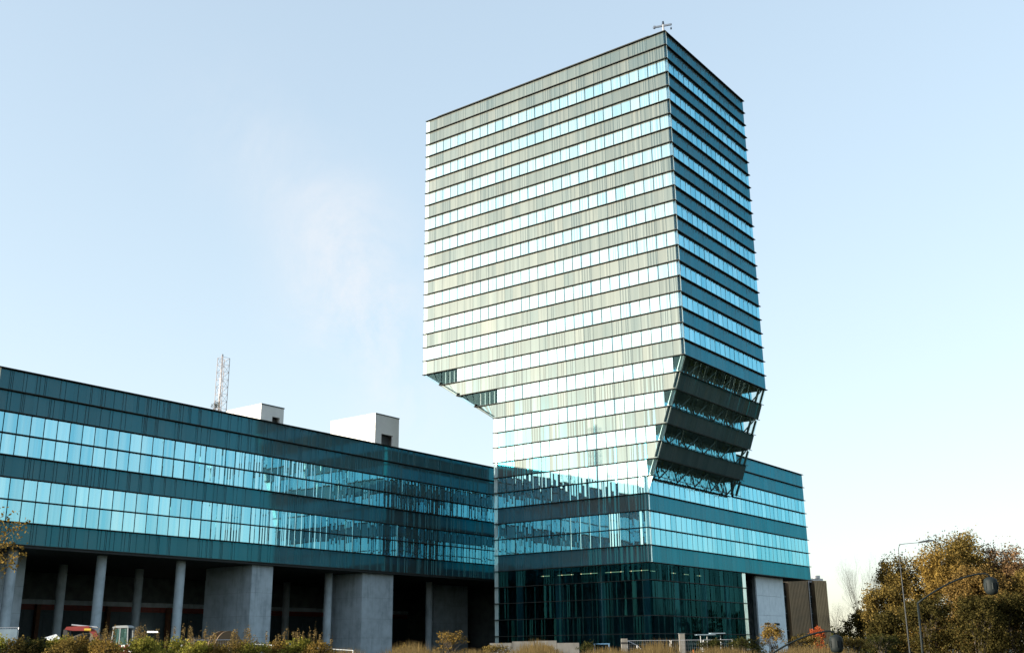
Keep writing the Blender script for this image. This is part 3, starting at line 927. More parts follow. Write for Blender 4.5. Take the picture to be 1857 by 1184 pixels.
GT = 'autumn trees beside the podium'
TR = [
    ('autumn_tree', 'tallest golden olive tree at the right, above the hanging lantern', (47.0, 116), 12.5, 10.4, 'leaf_olive', 11, 38000, .21, 4, .06, 230),
    ('autumn_tree', 'golden tree just left of the tallest tree', (43.2, 113), 10.3, 7.4, 'leaf_gold', 23, 24000, .20, 3, .08, 130),
    ('autumn_tree', 'russet brown tree right of the tallest tree', (51.0, 114), 10.9, 7.4, 'leaf_russet', 5, 20000, .20, 3, .08, 110),
    ('autumn_tree', 'brown olive tree behind the tall thin street lamp', (40.8, 117), 10.4, 6.4, 'leaf_olive', 31, 15000, .20, 3, .08, 90),
    ('autumn_tree', 'loose green and gold tree at the right edge of the view', (55.0, 117), 9.6, 6.4, 'leaf_olive', 77, 9000, .20, 2, .12, 50),
    ('autumn_tree', 'amber brown tree in front, between the lantern and the street lamp', (45.4, 108), 8.4, 7.6, 'leaf_amber', 41, 22000, .20, 4, .05, 120),
    ('autumn_tree', 'low olive tree below the russet one at the right edge', (50.2, 107), 7.8, 6.6, 'leaf_olive', 43, 16000, .20, 3, .05, 100),
    ('autumn_tree', 'short olive tree at the left end of the autumn trees', (37.9, 114), 7.0, 6.0, 'leaf_olive', 45, 14000, .19, 3, .04, 90),
]
for nm, lab, (x, y), h, w, mt, sd, nl, sz, st, lw_, fl in TR:
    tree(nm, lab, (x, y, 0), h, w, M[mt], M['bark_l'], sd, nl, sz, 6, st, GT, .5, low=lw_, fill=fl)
tree('bare_tree', 'bare pale birch with fine upright twigs left of the golden trees', (39.2, 124, 0), 11.6, 7.0, None, M['birch'], 19, 0, .2, 7, 4, None, .36)
tree('bare_tree', 'distant bare dark tree beside the bronze-clad building', (51.6, 172, 0), 8.6, 9.4, None, M['bark'], 8, 0, .2, 7, 3, None, .5)
GS = 'dark hedge shrubs under the autumn trees'
for i, (x, y, h, w, mt, lab) in enumerate((
        (35.8, 108, 4.0, 4.4, 'leaf_umber', 'leftmost dark hedge shrub under the autumn trees'),
        (38.6, 104, 5.4, 5.0, 'leaf_umber', 'dark hedge shrub at the foot of the tall thin street lamp'),
        (42.2, 102, 5.2, 5.4, 'leaf_umber', 'dark hedge shrub in front of the amber tree'),
        (46.0, 103, 5.6, 5.6, 'leaf_umber', 'dark hedge shrub below the hanging lantern'),
        (50.0, 104, 5.8, 5.4, 'leaf_umber', 'rightmost dark hedge shrub at the edge of the view'),
        (38.0, 121, 4.6, 6.0, 'leaf_umber', 'dark hedge shrub behind the short olive tree'),
        (44.0, 122, 5.4, 7.0, 'leaf_umber', 'dark hedge shrub behind the golden tree'),
        (50.5, 122, 5.4, 7.0, 'leaf_umber', 'dark hedge shrub behind the tallest and russet trees'))):
    tree('hedge_shrub', lab, (x, y, 0), h, w, M[mt], M['bark'], 100 + i, 12000, .19, 4, 6, GS, .6, low=0, fill=160)

GB = 'bushes in front of the podium'
for i, (x, y, h, w, mt, lab, n, st) in enumerate((
        (23.0, 85, 2.25, 1.6, 'leaf_orange', 'orange-red domed bush in front of the bronze-clad building', 3200, 6),
        (18.3, 80, 2.5, 1.9, 'leaf_gold', 'golden yellow bush in front of the white concrete wall', 2600, 6),
        (16.2, 79, 1.55, 2.6, 'leaf_green', 'low dark green bush left of the golden yellow bush', 3000, 7),
        (14.2, 80, 1.45, 2.4, 'leaf_green', 'low dark green bush beside the concrete pillar', 2600, 7),
        (20.8, 80, 1.7, 2.6, 'leaf_olive', 'low olive bush between the yellow bush and the orange bush', 2800, 7),
        (24.6, 82, 1.5, 2.6, 'leaf_olive', 'low olive bush right of the orange-red bush', 2800, 7),
        (27.4, 84, 1.7, 3.0, 'leaf_green', 'low dark bush left of the hedge under the trees', 3000, 7),
        (-5.3, 90, 2.35, 3.0, 'leaf_gold', 'straw gold willow bush between the wing and the tower lobby', 2000, 12),
        (-8.4, 88, 1.35, 2.6, 'leaf_olive', 'low olive bush left of the straw gold willow bush', 1500, 8),
        (-1.6, 86, 1.25, 2.6, 'leaf_olive', 'low olive bush in front of the grey pipe', 1800, 8),
        (2.2, 86, 1.2, 2.8, 'leaf_amber', 'low amber bush in front of the lobby glass', 1800, 8),
        (5.6, 86, 1.45, 2.0, 'leaf_green', 'low dark bush beside the blue trestle', 1800, 8))):
    tree('garden_bush', lab, (x, y, 0), h, w, M[mt], M['bark'], 200 + i, n, .1, 3, st, GB, .45, low=.1, fill=30 if mt != 'leaf_orange' else 60)

GF = 'weedy shrubs in the foreground'
rng = random.Random(3)
WHERE = ['at the far left edge of the view', 'in front of the sheeted fence panel at the left', 'between the sheeted fence panel and the white board', 'just below the white board',
         'below the excavator bucket', 'below the middle of the red excavator arm', 'below the elbow of the red excavator arm', 'below the excavator cab', 'just right of the excavator cab',
         'below the small tube light', 'just left of the worker in the yellow helmet', 'below the worker in the yellow helmet', 'between the helmeted worker and the cable drum', 'below the brown cable drum',
         'between the cable drum and the first concrete pier', 'below the front of the first concrete pier', 'at the right edge of the first concrete pier', 'second from the right end of the foreground row',
         'rightmost of the foreground row, before the guard rail']
for i in range(19):
    x = -21.1 + i * .72 + rng.uniform(-.2, .2); y = 45 + rng.uniform(-1.5, 2.0)
    gz = ground_z(x, y)
    top = lerp(1.66, 1.16, i / 18) + rng.uniform(-.16, .16)
    mt = ['leaf_lime', 'leaf_lime', 'leaf_olive', 'leaf_gold'][rng.randrange(4)] if i > 4 else ['leaf_lime', 'leaf_olive', 'leaf_green'][i % 3]
    tr = tree('weedy_shrub', 'leafy weedy shrub ' + WHERE[i], (x, y, gz), top - gz, 1.7, M[mt], M['bark'], 300 + i, 3600, .085, 4, 7, GF, .38, low=.1, fill=60)
    if i >= 6:
        for k in range(5):
            px, py = x + rng.uniform(-.6, .6), y + rng.uniform(-.5, .5)
            h = top + rng.uniform(.0, .42)
            mb = MB()
            mb.tube([(px, py, gz), (px + rng.uniform(-.1, .1), py, h)], [.018, .008], 5)
            leaf_cloud(mb, (px, py, h - .12), (.035, .035, .13), 46, .06, rng)
            mb.build('seed_stalk', M['leaf_straw'], tr)

# branch of a tree that stands left of the view
t = thing('maple_tree', 'yellow-leaved branches reaching in at the left edge of the view', 'tree', (-16.6, 30, ground_z(-16.6, 30)))
rng = random.Random(12)
tb, tips = MB(), []
tb.tube([(-16.6, 30, ground_z(0, 30) - .1), (-16.5, 30, 1.5), (-16.3, 30.1, 3.2), (-16.2, 30, 5.2)], [.16, .13, .10, .05], 10)
for d, z, ln in (((.9, -.1, .32), 2.3, 1.15), ((.95, .1, .12), 2.9, 1.25), ((.9, .2, -.05), 3.3, 1.3), ((.8, -.3, .3), 3.6, 1.1), ((-.8, .2, .3), 3.2, 1.2), ((.1, .9, .4), 3.8, 1.1), ((-.3, -.9, .3), 3.4, 1.1), ((.2, .2, 1), 4.8, 1.0)):
    grow(tb, tips, Vector((-16.35, 30, z)), Vector(d).normalized(), ln * .78, .05, 3, rng, .5, .2, .0)
tb.build('trunk', M['bark'], t, smooth=True)
mb = MB()
for p, _ in tips:
    leaf_cloud(mb, p, (.16, .16, .16), int(10 * rng.uniform(.2, 1.8)), .10, rng)
mb.build('crown', M['leaf_gold'], t)

# rooftop tuft
tree('roof_shrub', 'tiny green shrub sprouting on the wing roof left of the mast', W(37.6, -35.2, lev(26) + .02), 1.15, 1.3, M['leaf_green'], M['bark'], 55, 260, .1, 2, 4, None, .5, low=0, fill=3)

# far hedge line right of the podium; taller unseen trees added to darken lobby reflections
mb = MB(); rng = random.Random(9)
for i in range(1500):
    x = 60 + 340 * rng.random() ** 1.3; hh = 4.6 + 1.4 * math.sin(x * .21) + 9 * min(1, max(0, (x - 128) / 30))
    leaf_cloud(mb, (x, 262 + rng.uniform(-3, 3), rng.uniform(.3, hh)), (.9, .9, .5), 14, .7 if x < 128 else 1.1, rng)
o = mb.build('distant_hedge', M['leaf_green']); o['kind'] = 'stuff'; o['label'] = 'dark far-off hedge line beyond the bronze-clad building, with a taller added tree belt out of view'

# ------------------------------------------------------------------ bronze-clad building behind
M['bronze'] = plain('bronze_cladding', (.26, .19, .12), (.20, .15, .10), scale=.6, rough=.38, metal=.5)
M['bronze_l'] = plain('light_bronze_cladding', (.34, .25, .15), (.27, .2, .12), scale=.6, rough=.38, metal=.5)
M['darkglass'] = plain('dark_window_glass', (.015, .02, .022), (.03, .035, .035), rough=.08, spec=.8)
BO = Vector((46.0, 190, 0)); BX = Vector((.93, .37, 0)).normalized(); BY = Vector((-BX.y, BX.x, 0))
bl = thing('bronze_building', 'bronze-clad building with vertical ribs standing behind the podium', 'building', BO)
bp = lambda x, y, z: BO + BX * x + BY * y + UP * z


def bbox(mb, x0, x1, y0, y1, z0, z1):
    return mb.hexa([bp(x0, y0, z0), bp(x1, y0, z0), bp(x1, y1, z0), bp(x0, y1, z0)], [bp(x0, y0, z1), bp(x1, y0, z1), bp(x1, y1, z1), bp(x0, y1, z1)])


bbox(MB(), -1, 8.3, 1.0, 12, 0, 11.7).build('wall', M['body'], bl)
bbox(MB(), 6.3, 9.0, .6, 12, 11.7, 12.4).build('roof_parapet', M['galv'], bl)
bbox(MB(), 7.6, 8.2, .3, 1.4, 12.4, 12.9).build('roof_vent', M['galv'], bl)
for x0, x1, mt in ((1.2, 5.4, 'bronze'), (6.6, 9.2, 'bronze_l')):
    bbox(MB(), x0, x1, .0, 11, 0, 12.0 if x0 > 5 else 12.3).build('clad_block', M[mt], bl)
    k = int((x1 - x0) / .3)
    for i in range(k):
        bbox(MB(), x0 + (i + .15) * (x1 - x0) / k, x0 + (i + .6) * (x1 - x0) / k, -.07, -.002, .05, 11.95).build('cladding_rib', M[mt], bl)
for j in range(4):
    for x0, x1 in ((5.5, 6.5), (-.6, .3), (.4, 1.1)):
        w = bbox(MB(), x0, x1, .85, .98, 1.0 + j * 2.8, 2.7 + j * 2.8).build('window', M['darkglass'], bl)
        bbox(MB(), x0, x1, .78, .98, .8 + j * 2.8, .98 + j * 2.8).build('sill', M['concrete_d'], w)
MB().tube([bp(5.3, -.15, 0), bp(5.3, -.15, 11.8)], .06, 8).build('downpipe', M['galv'], bl)
MB().bar(bp(9.3, .4, 11.2), bp(9.3, .4, 11.6), .3).build('wall_lamp', M['dark_steel'], bl)

# ------------------------------------------------------------------ building site and street
M['soil'] = plain('dug_soil', (.060, .048, .032), (.035, .030, .020), scale=1.5, rough=.95, bump=.5, bscale=8)
M['red'] = plain('red_machine_paint', (.22, .018, .015), (.16, .015, .012), rough=.4)
M['rubber'] = plain('black_rubber', (.015, .015, .015), (.025, .024, .022), rough=.8)
M['cabwhite'] = plain('pale_cab_paint', (.32, .34, .35), (.26, .28, .29), rough=.5)
M['yellow'] = plain('yellow_paint', (.55, .36, .03), (.45, .30, .03), rough=.5)
M['wood'] = plain('weathered_brown_wood', (.15, .095, .05), (.10, .065, .035), scale=5, rough=.85, stretch=(1, 1, 8))
M['blue'] = plain('blue_painted_steel', (.10, .22, .38), (.08, .18, .30), rough=.5)
M['lampblack'] = plain('dark_green_black_lamp_paint', (.006, .010, .011), (.010, .014, .015), rough=.65, spec=.2)
M['vest'] = plain('lime_safety_vest', (.32, .75, .05), (.27, .65, .05), rough=.7)
M['skin'] = plain('skin', (.45, .28, .20), (.40, .25, .18), rough=.6)
M['navy'] = plain('dark_work_trousers', (.03, .035, .05), (.02, .025, .035), rough=.9)
M['workblue'] = plain('blue_work_jacket', (.04, .11, .30), (.03, .09, .24), rough=.85)
M['orange'] = plain('orange_plastic', (.65, .14, .02), (.55, .12, .02), rough=.5)
M['sheet'] = plain('pale_blue_fence_sheeting', (.22, .30, .36), (.16, .22, .28), rough=.8)


def mound(label, cx, cy, rx, ry, h, seed):
    rng = random.Random(seed)
    mb = MB(); nr, ns = 14, 34
    ph = [rng.uniform(0, 6.28) for _ in range(6)]
    for i in range(nr + 1):
        u = i / nr
        for k in range(ns):
            a = 2 * PI * k / ns
            w = 1 + .12 * math.sin(3 * a + ph[0]) + .07 * math.sin(5 * a + ph[1])
            x, y = cx + math.cos(a) * rx * u * w, cy + math.sin(a) * ry * u * w
            z = h * (math.cos(PI * u) * .5 + .5) ** .8 * (1 + .1 * math.sin(4 * a + ph[2])) + rng.uniform(-.06, .06) * (1 - u)
            mb.v.append(Vector((x, y, z - .12 * u)))
    for i in range(nr):
        for k in range(ns):
            j = (k + 1) % ns
            mb.f.append((i * ns + k, i * ns + j, (i + 1) * ns + j, (i + 1) * ns + k))
    o = mb.build('soil_mound', M['soil'], smooth=True)
    return tag(o, label, 'soil heap', 'heaps of dug soil')


mound('long low heap of dug soil behind the red excavator arm', -30.5, 80.0, 6.0, 3.2, 2.15, 1)
mound('dark heap of dug soil right of the excavator cab', -23.6, 82.0, 3.6, 2.6, 1.85, 2)

# red mini excavator, arm raised to the left
ex = thing('mini_excavator', 'red mini excavator with pale cab and its arm stretched to the left', 'excavator', (-26.6, 75.2, 0))
for yy in (74.6, 75.7):
    prof = [(-27.5, .12), (-27.3, 0), (-25.7, 0), (-25.5, .12), (-25.5, .42), (-25.7, .54), (-27.3, .54), (-27.5, .42)]
    MB().prism(prof, lambda a, z, yy=yy: Vector((a, yy - .15, z)), lambda a, z, yy=yy: Vector((a, yy + .15, z))).build('track', M['rubber'], ex)
MB().prism([(-27.4, .56), (-25.5, .56), (-25.4, .8), (-25.45, 1.25), (-26.0, 1.32), (-27.4, 1.05)], lambda a, z: Vector((a, 74.55, z)), lambda a, z: Vector((a, 75.75, z))).build('body', M['red'], ex)
for (x, z1), (x2, z2) in (((-27.0, 1.1), (-26.86, 2.55)), ((-26.42, 1.15), (-26.42, 2.6)), ((-25.85, 1.2), (-25.92, 2.55))):
    for yy in (74.65, 75.65):
        MB().bar((x, yy, z1), (x2, yy, z2), .07).build('cab_post', M['cabwhite'], ex)
MB().prism([(-26.95, 2.55), (-25.85, 2.55), (-25.88, 2.66), (-26.0, 2.72), (-26.7, 2.70), (-26.92, 2.62)], lambda a, z: Vector((a, 74.58, z)), lambda a, z: Vector((a, 75.72, z))).build('cab_roof', M['cabwhite'], ex)
MB().box(-26.38, -25.95, 74.66, 74.67, 1.25, 2.5).build('cab_window', M['clear'], ex)
MB().box(-26.8, -26.48, 74.66, 74.67, 1.25, 2.5).build('cab_window', M['clear'], ex)
MB().box(-26.45, -26.1, 74.9, 75.4, 1.2, 1.95).build('seat', M['rubber'], ex)
MB().prism([(-27.55, 1.0), (-27.35, .95), (-28.25, 2.42), (-28.75, 2.66), (-28.85, 2.5), (-28.42, 2.2)], lambda a, z: Vector((a, 75.02, z)), lambda a, z: Vector((a, 75.26, z))).build('boom', M['red'], ex)
MB().prism([(-28.55, 2.52), (-28.7, 2.72), (-30.2, 2.68), (-30.32, 2.5), (-30.1, 2.42), (-28.8, 2.40)], lambda a, z: Vector((a, 75.05, z)), lambda a, z: Vector((a, 75.23, z))).build('stick', M['red'], ex)
MB().tube([(-28.1, 75.14, 2.62), (-29.9, 75.14, 2.80)], .05, 8).build('hydraulic_ram', M['galv'], ex)
MB().tube([(-28.5, 75.0, 2.46), (-28.95, 75.0, 2.48)], .09, 8).build('ram_sleeve', M['yellow'], ex)
MB().prism([(-30.3, 2.5), (-30.05, 2.44), (-29.95, 2.1), (-30.1, 1.85), (-30.35, 1.8), (-30.3, 2.1)], lambda a, z: Vector((a, 74.85, z)), lambda a, z: Vector((a, 75.42, z))).build('bucket', M['rubber'], ex)

o = MB().hexa([(-33.1, 78.6, 2.0), (-32.5, 78.35, 1.8), (-32.0, 78.75, 1.92), (-32.45, 79.0, 2.25)], [(-33.1, 78.55, 2.04), (-32.5, 78.3, 1.84), (-32.0, 78.7, 1.96), (-32.45, 78.95, 2.29)]).build('white_board', M['paint_white'])
tag(o, 'white board lying tilted on the soil heap left of the excavator', 'board')


def fence_panel(label, a, b, h, group, sheet=False, foot=True):
    a, b = Vector(a), Vector(b)
    t = thing('site_fence', label, 'fence', (a + b) / 2, group)
    z = UP * h
    fr = MB()
    for p in (a, b):
        fr.tube([p + UP * .05, p + z], .022, 6)
    fr.tube([a + z, b + z], .022, 6); fr.tube([a + UP * .15, b + UP * .15], .022, 6)
    fr.build('frame', M['galv'], t)
    n = int((b - a).length / .16)
    w = MB()
    for i in range(1, n):
        p = a.lerp(b, i / n); w.tube([p + UP * .15, p + z], .004, 3, cap=False)
    for i in range(1, int(h / .3)):
        w.tube([a + UP * i * .3, b + UP * i * .3], .004, 3, cap=False)
    w.build('wire_mesh', M['galv'], t)
    if sheet:
        d = (b - a).normalized(); nn = Vector((d.y, -d.x, 0)) * .03
        MB().hexa([a + d * .05 + nn + UP * .2, b - d * .05 + nn + UP * .2, b - d * .05 + nn * 1.4 + UP * .2, a + d * .05 + nn * 1.4 + UP * .2],
                  [a + d * .05 + nn + UP * (h - .1), b - d * .05 + nn + UP * (h - .1), b - d * .05 + nn * 1.4 + UP * (h - .1), a + d * .05 + nn * 1.4 + UP * (h - .1)]).build('sheeting', M['sheet'], t)
    if foot:
        for p in (a, b):
            MB().box(p.x - .12, p.x + .12, p.y - .35, p.y + .35, 0, .14).build('concrete_foot', M['concrete'], t)
    return t


GFN = 'wire site fence panels'
fence_panel('sheeted site fence panel at the left edge under the pier', (-34.2, 70, 0), (-31.3, 70.3, 0), 2.55, GFN, sheet=True)
fence_panel('wire site fence panel left of the concrete pillar by the lobby', (9.0, 90, 0), (12.4, 90, 0), 1.5, GFN)
fence_panel('wire site fence panel in front of the concrete pillar', (12.5, 90, 0), (15.0, 90, 0), 1.5, GFN)
fence_panel('wire site fence panel left of the low steel canopy', (15.1, 90, 0), (17.4, 90, 0), 1.5, GFN)
fence_panel('wire site fence panel left of the cable drum', (-22.1, 77, 0), (-19.6, 77, 0), 1.75, GFN)

t = thing('guard_rail', 'pale site guard rail in front of the first concrete pier and column', 'railing', (-13, 68, 0))
PA, PB = Vector((-16.4, 70, 0)), Vector((-9.4, 65, 0))
for i in range(6):
    p = PA.lerp(PB, i / 5); MB().tube([p, p + UP * lerp(1.42, .95, i / 5)], .03, 6).build('post', M['cabwhite'], t)
MB().tube([PA + UP * 1.40, PB + UP * .93], .025, 6).build('top_rail', M['cabwhite'], t)
MB().tube([PA + UP * 1.05, PB + UP * .68], .02, 6).build('mid_rail', M['cabwhite'], t)
for i, (x, lab) in enumerate(((-25.9, 'red and white barrier board below the excavator cab'), (-21.6, 'red and white barrier board right of the helmeted worker'))):
    t = thing('barrier_board', lab, 'barrier', (x, 74, 0), 'striped barrier boards')
    for s in (-.55, .55):
        MB().tube([(x + s, 74, 0), (x + s, 74, 1.45)], .03, 6).build('post', M['galv'], t)
    for zz in (1.02, 1.32):
        for k in range(5):
            MB().box(x - .6 + k * .24, x - .6 + (k + 1) * .24 - .002, 73.94, 73.97, zz, zz + .14).build('stripe', M['red' if k % 2 else 'paint_white'], t)

t = thing('cable_drum', 'brown wooden cable drum standing on its rim beside the first pier', 'drum', (-20.75, 80, 0))
AX = Vector((.80, -.60, 0)).normalized(); C0 = Vector((-20.75, 80, 1.2))
for s in (-.38, .38):
    MB().tube([C0 + AX * (s - .05), C0 + AX * (s + .05)], 1.2, 36).build('flange', M['wood'], t)
MB().tube([C0 - AX * .33, C0 + AX * .33], .62, 28).build('core', M['wood'], t)
MB().tube([C0 - AX * .46, C0 + AX * .46], .09, 12).build('hub', M['galv'], t)

for i in range(4):
    x0 = -2.3 + i * 2.0; hgt = (1.50, 1.62, 1.66, 1.45)[i]
    o = MB().prism([(99.6, 0), (100.4, 0), (100.25, .35), (100.12, hgt), (99.88, hgt), (99.75, .35)], lambda y, z, x0=x0: Vector((x0, y, z)), lambda y, z, x0=x0: Vector((x0 + 1.97, y + .1, z))).build('concrete_barrier', M['concrete_b'])
    tag(o, ['leftmost pale concrete barrier block in front of the lobby, by the tower corner strip', 'second pale concrete barrier block from the tower corner strip',
            'third pale concrete barrier block, the tallest of the row', 'last pale concrete barrier block, nearest the blue trestle'][i], 'barrier', 'concrete barrier blocks')

t = thing('gate_post', 'square concrete gate post with a dark band and sloping handrail', 'post', (8.25, 85, 0))
MB().box(8.02, 8.48, 84.8, 85.2, 0, 1.62).build('post', M['concrete_b'], t)
MB().box(8.0, 8.5, 84.78, 85.22, 1.22, 1.36).build('dark_band', M['rubber'], t)
MB().tube([(8.5, 85, 1.45), (9.2, 85, 1.12), (9.5, 85, .85)], .03, 6).build('handrail', M['galv'], t)
MB().tube([(9.2, 85, 0), (9.2, 85, 1.12)], .025, 6).build('rail_post', M['galv'], t)
t = thing('concrete_pillar', 'free-standing square concrete pillar in front of the lobby corner', 'pillar', (14.1, 95, 0))
MB().box(13.88, 14.34, 94.8, 95.2, 0, 2.05).build('shaft', M['concrete_b'], t)
MB().box(13.84, 14.38, 94.76, 95.24, 2.052, 2.10).build('cap', M['concrete_d'], t)
t = thing('steel_trestle', 'small blue steel trestle in front of the lobby', 'trestle', (6.6, 86, 0))
for x in (6.05, 7.15):
    for y in (85.7, 86.3):
        MB().tube([(x, y, 0), (x, y, 1.22)], .035, 6).build('leg', M['blue'], t)
MB().box(6.0, 7.2, 85.65, 86.35, 1.222, 1.29).build('top', M['blue'], t)
MB().bar((6.05, 85.7, .6), (7.15, 85.7, .6), .04).build('stretcher', M['blue'], t)
t = thing('steel_canopy', 'low pale steel canopy frame beside the concrete pillar', 'canopy', (16.5, 95, 0))
for x in (15.7, 16.25, 17.4):
    MB().tube([(x, 95, 0), (x, 95, 1.92)], .04, 6).build('post', M['cabwhite'], t)
MB().box(15.3, 16.9, 94.4, 95.6, 1.922, 1.98).build('roof_plate', M['sheet'], t)
MB().box(16.5, 17.7, 94.3, 95.5, 2.03, 2.09).build('roof_plate', M['sheet'], t)
t = thing('traffic_cone', 'small orange and white traffic cone right of the concrete pillar', 'cone', (13.45, 85, 0))
MB().box(13.25, 13.65, 84.8, 85.2, 0, .04).build('base', M['orange'], t)
MB().tube([(13.45, 85, .041), (13.45, 85, .75)], [.16, .03], 14).build('body', M['orange'], t, smooth=True)
MB().tube([(13.45, 85, .36), (13.45, 85, .52)], [.104, .078], 14, cap=False).build('white_band', M['paint_white'], t, smooth=True)


# hanging lantern lamps and the tall street lamp
def lantern_lamp(label, foot, knee, tip, group):
    foot, knee, tip = Vector(foot), Vector(knee), Vector(tip)
    t = thing('lantern_lamp', label, 'street lamp', foot, group)
    MB().tube([foot, foot.lerp(knee, .5), knee], [.055, .045, .04], 10).build('post', M['lampblack'], t, smooth=True)
    MB().tube([foot, foot + UP * .35], [.12, .10], 12).build('base', M['lampblack'], t, smooth=True)
    pts = []
    for i in range(13):
        u = i / 12
        p = knee.lerp(tip, u); p.z = knee.z + (tip.z - knee.z) * (1 - (1 - u) ** 1.7); pts.append(p)
    pts.append(tip + Vector((.12, 0, -.03))); pts.append(tip + Vector((.19, 0, -.12)))
    MB().tube(pts, .035, 8).build('arm', M['lampblack'], t, smooth=True)
    c = tip + Vector((.2, 0, -.12))
    prof = [(0, .03), (-.03, .10), (-.08, .20), (-.12, .24), (-.20, .255), (-.50, .255), (-.60, .235), (-.66, .19), (-.70, .10)]
    MB().tube([c + UP * z for z, r in prof], [r for z, r in prof], 18).build('lantern', M['lampblack'], t, smooth=True)
    for k in range(6):
        a = 2 * PI * k / 6 + .3
        q = c + Vector((math.cos(a) * .262, math.sin(a) * .262, 0))
        MB().bar(q + UP * -.24, q + UP * -.50, .10, .012).build('lantern_pane', M['darkglass'], t)
    return t


GL = 'dark hanging-lantern lamps'
lantern_lamp('dark hanging-lantern lamp in front of the autumn trees', (15.9, 44, ground_z(0, 44)), (15.95, 44, 2.45), (18.74, 44, 3.56), GL)
lantern_lamp('low dark hanging-lantern lamp below the orange bush', (9.7, 44, ground_z(0, 44)), (9.75, 44, .42), (12.38, 44, 1.42), GL)
t = thing('street_lamp', 'tall thin grey street lamp in front of the autumn trees', 'street lamp', (33.3, 95, 0))
M['lampgrey'] = plain('weathered_lamp_grey', (.07, .075, .08), (.05, .055, .06), rough=.8, spec=.2)
MB().tube([(33.3, 95, 0), (33.3, 95, 5), (33.3, 95, 8.9), (33.45, 95, 9.3), (33.9, 95, 9.35)], [.07, .045, .032, .03, .026], 8).build('post', M['lampgrey'], t, smooth=True)
MB().tube([(33.9, 95, 9.35), (35.2, 95, 9.45)], .024, 8).build('arm', M['lampgrey'], t)
MB().prism([(35.15, 9.40), (36.4, 9.56), (36.4, 9.66), (35.9, 9.66), (35.15, 9.52)], lambda x, z: Vector((x, 94.85, z)), lambda x, z: Vector((x, 95.15, z))).build('lamp_head', M['lampgrey'], t)


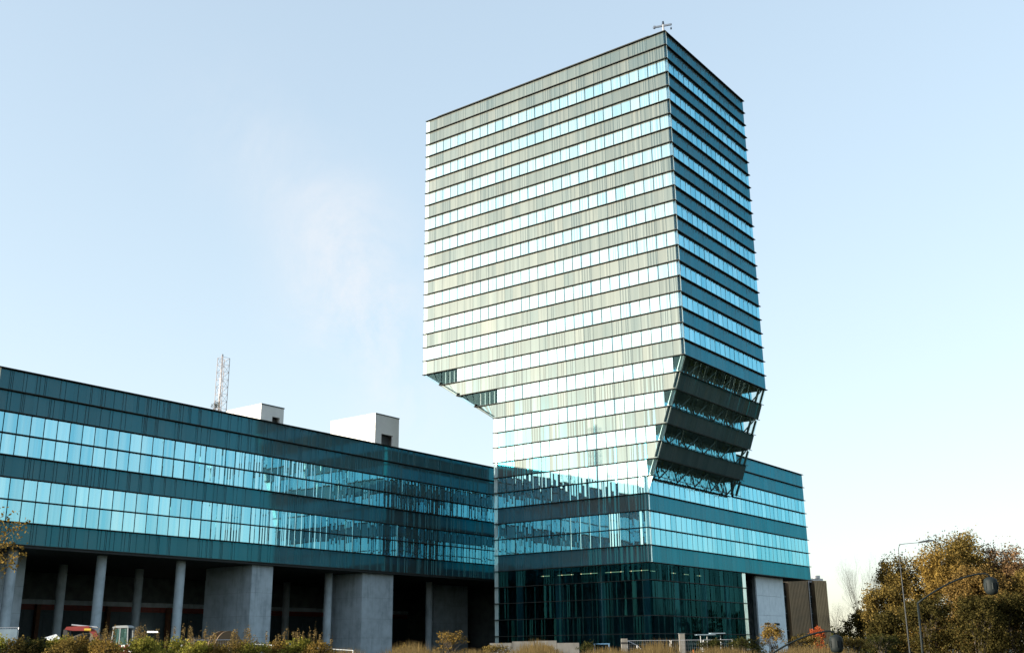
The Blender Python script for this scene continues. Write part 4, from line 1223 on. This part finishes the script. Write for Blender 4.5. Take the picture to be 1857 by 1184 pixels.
# people on the site
def person(label, loc, face, bend, jacket, vest, helmet, arms):
    """face: heading in radians, bend: forward lean in radians; one skinned body"""
    t = thing('person', label, 'person', loc)
    L0 = Vector(loc)
    fz = Matrix.Rotation(face, 3, 'Z')
    lean = Matrix.Rotation(-bend, 3, 'X')

    def P(x, y, z):
        v = Vector((x, y, z))
        if z > .95:
            v = Vector((0, 0, .95)) + lean @ (v - Vector((0, 0, .95)))
        return L0 + fz @ v
    V, Ed, Rr = [], [], []

    def add(p, r, par=None):
        V.append(p); Rr.append(r)
        if par is not None:
            Ed.append((par, len(V) - 1))
        return len(V) - 1
    pel = add(P(0, 0, .95), .155)
    wa = add(P(0, 0, 1.12), .135, pel); ch = add(P(0, 0, 1.32), .155, wa); nk = add(P(0, 0, 1.48), .065, ch)
    hd = add(P(0, .02, 1.60), .092, nk); ht = add(P(0, .02, 1.70), .085, hd)
    for s in (-1, 1):
        h = add(P(s * .10, 0, .88), .10, pel); kn = add(P(s * .12, .04, .50), .065, h); an = add(P(s * .13, 0, .09), .045, kn); add(P(s * .14, .17, .04), .04, an)
        sh = add(P(s * .19, 0, 1.41), .07, ch); el = add(P(s * .27, arms * .12, 1.14), .048, sh); wr = add(P(s * .24, .10 + arms * .28, .96 + arms * .10), .032, el)
        hn = add(P(s * .23, .16 + arms * .33, .92 + arms * .10), .034, wr)
        for q in range(5):
            fx = s * .23 + (q - 2) * .018
            ln = (.055, .075, .082, .075, .06)[q]
            f1 = add(P(fx, .18 + arms * .35 + ln * .5, .90 + arms * .10), .0095, hn); add(P(fx, .18 + arms * .35 + ln * .8, .90 + arms * .10 - ln * .5), .008, f1)
    me = bpy.data.meshes.new('body'); me.from_pydata([tuple(v) for v in V], Ed, []); me.update()
    me.materials.append(M[jacket])
    o = link('body', me, t)
    sk = o.modifiers.new('skin', 'SKIN'); sk.use_smooth_shade = True
    for i, r in enumerate(Rr):
        me.skin_vertices[0].data[i].radius = (r, r)
    me.skin_vertices[0].data[0].use_root = True
    sb = o.modifiers.new('sub', 'SUBSURF'); sb.levels = 1; sb.render_levels = 1
    # head, helmet, vest
    hc = P(0, .02, 1.63)
    axis = (P(0, 0, 1.75) - P(0, 0, 1.45)).normalized(); fw = (P(0, .3, 1.6) - P(0, 0, 1.6)).normalized()
    hm = MB()
    prof = [(-.115, .04), (-.10, .07), (-.06, .088), (0, .097), (.05, .095), (.09, .075), (.115, .03)]
    hm.tube([hc + axis * z for z, r in prof], [r for z, r in prof], 14)
    hm.tube([hc + fw * .09, hc + fw * .125 - axis * .02], [.018, .014], 6)
    hm.build('head', M['skin'], t, smooth=True)
    for s in (-1, 1):
        sd = axis.cross(fw) * s
        MB().tube([hc + fw * .088 + sd * .033 + axis * .012, hc + fw * .096 + sd * .033 + axis * .012], .011, 6).build('eye', M['rubber'], t)
        MB().tube([hc + sd * .094, hc + sd * .108], [.028, .022], 6).build('ear', M['skin'], t)
    MB().bar(hc + fw * .092 - axis * .045 - axis.cross(fw) * .025, hc + fw * .092 - axis * .045 + axis.cross(fw) * .025, .008).build('mouth', M['redbeam'], t)
    if helmet:
        prof = [(.02, .135), (.035, .118), (.07, .115), (.11, .095), (.14, .06), (.15, .02)]
        MB().tube([hc + axis * z for z, r in prof], [r for z, r in prof], 16).build('helmet', M[helmet], t, smooth=True)
    else:
        prof = [(.0, .10), (.05, .104), (.09, .085), (.122, .03)]
        MB().tube([hc + axis * z - fw * .012 for z, r in prof], [r for z, r in prof], 14).build('hair', M['rubber'], t, smooth=True)
    if vest:
        prof = [(.96, .20, .15), (1.1, .19, .155), (1.3, .215, .17), (1.42, .20, .13), (1.47, .12, .09)]
        vb = MB(); ns = 18
        for z, rx, ry in prof:
            for k in range(ns):
                a = 2 * PI * k / ns; vb.v.append(P(math.cos(a) * rx, math.sin(a) * ry, z))
        for i in range(len(prof) - 1):
            for k in range(ns):
                j = (k + 1) % ns; vb.f.append((i * ns + k, i * ns + j, (i + 1) * ns + j, (i + 1) * ns + k))
        v = vb.build('vest', M[vest], t, smooth=True)
    return t


person('worker in a lime safety vest and yellow helmet standing behind the shrubs', (-22.6, 78, .12), 1.2, .25, 'navy', 'vest', 'yellow', .6)
person('worker in a lime safety vest bending below the excavator cab', (-26.0, 73.2, .15), 1.9, .55, 'navy', 'vest', None, .7)
person('person in blue work clothes beside the back column of the wing', (-18.55, 92, .05), 2.4, .05, 'workblue', None, None, .3)

# dry grass and low growth along the verge
rng = random.Random(21)
gm = MB()
for i in range(16000):
    u = rng.random()
    if u < .55:
        x = rng.uniform(-17, 9); y = rng.uniform(60, 72); h = rng.uniform(.75, 1.55) * (.75 + .35 * math.sin(x * 1.3) * math.sin(x * .37 + 1))
    else:
        x = rng.uniform(8, 21); y = rng.uniform(66, 76); h = rng.uniform(.4, 1.1) * (.75 + .3 * math.sin(x * 1.1))
    z = ground_z(x, y) - .05
    dx, dy = rng.uniform(-.22, .22), rng.uniform(-.2, .2); w = rng.uniform(.012, .03)
    n0 = len(gm.v)
    gm.v += [Vector((x - w, y, z)), Vector((x + w, y, z)), Vector((x + dx * .4 + w * .6, y + dy * .4, z + h * .6)), Vector((x + dx, y + dy, z + h)), Vector((x + dx * .4 - w * .6, y + dy * .4, z + h * .6))]
    gm.f.append((n0, n0 + 1, n0 + 2, n0 + 3, n0 + 4))
o = gm.build('dry_grass', M['leaf_straw'])
o['kind'] = 'stuff'; o['label'] = 'strip of tall dry grass along the verge in front of the building'
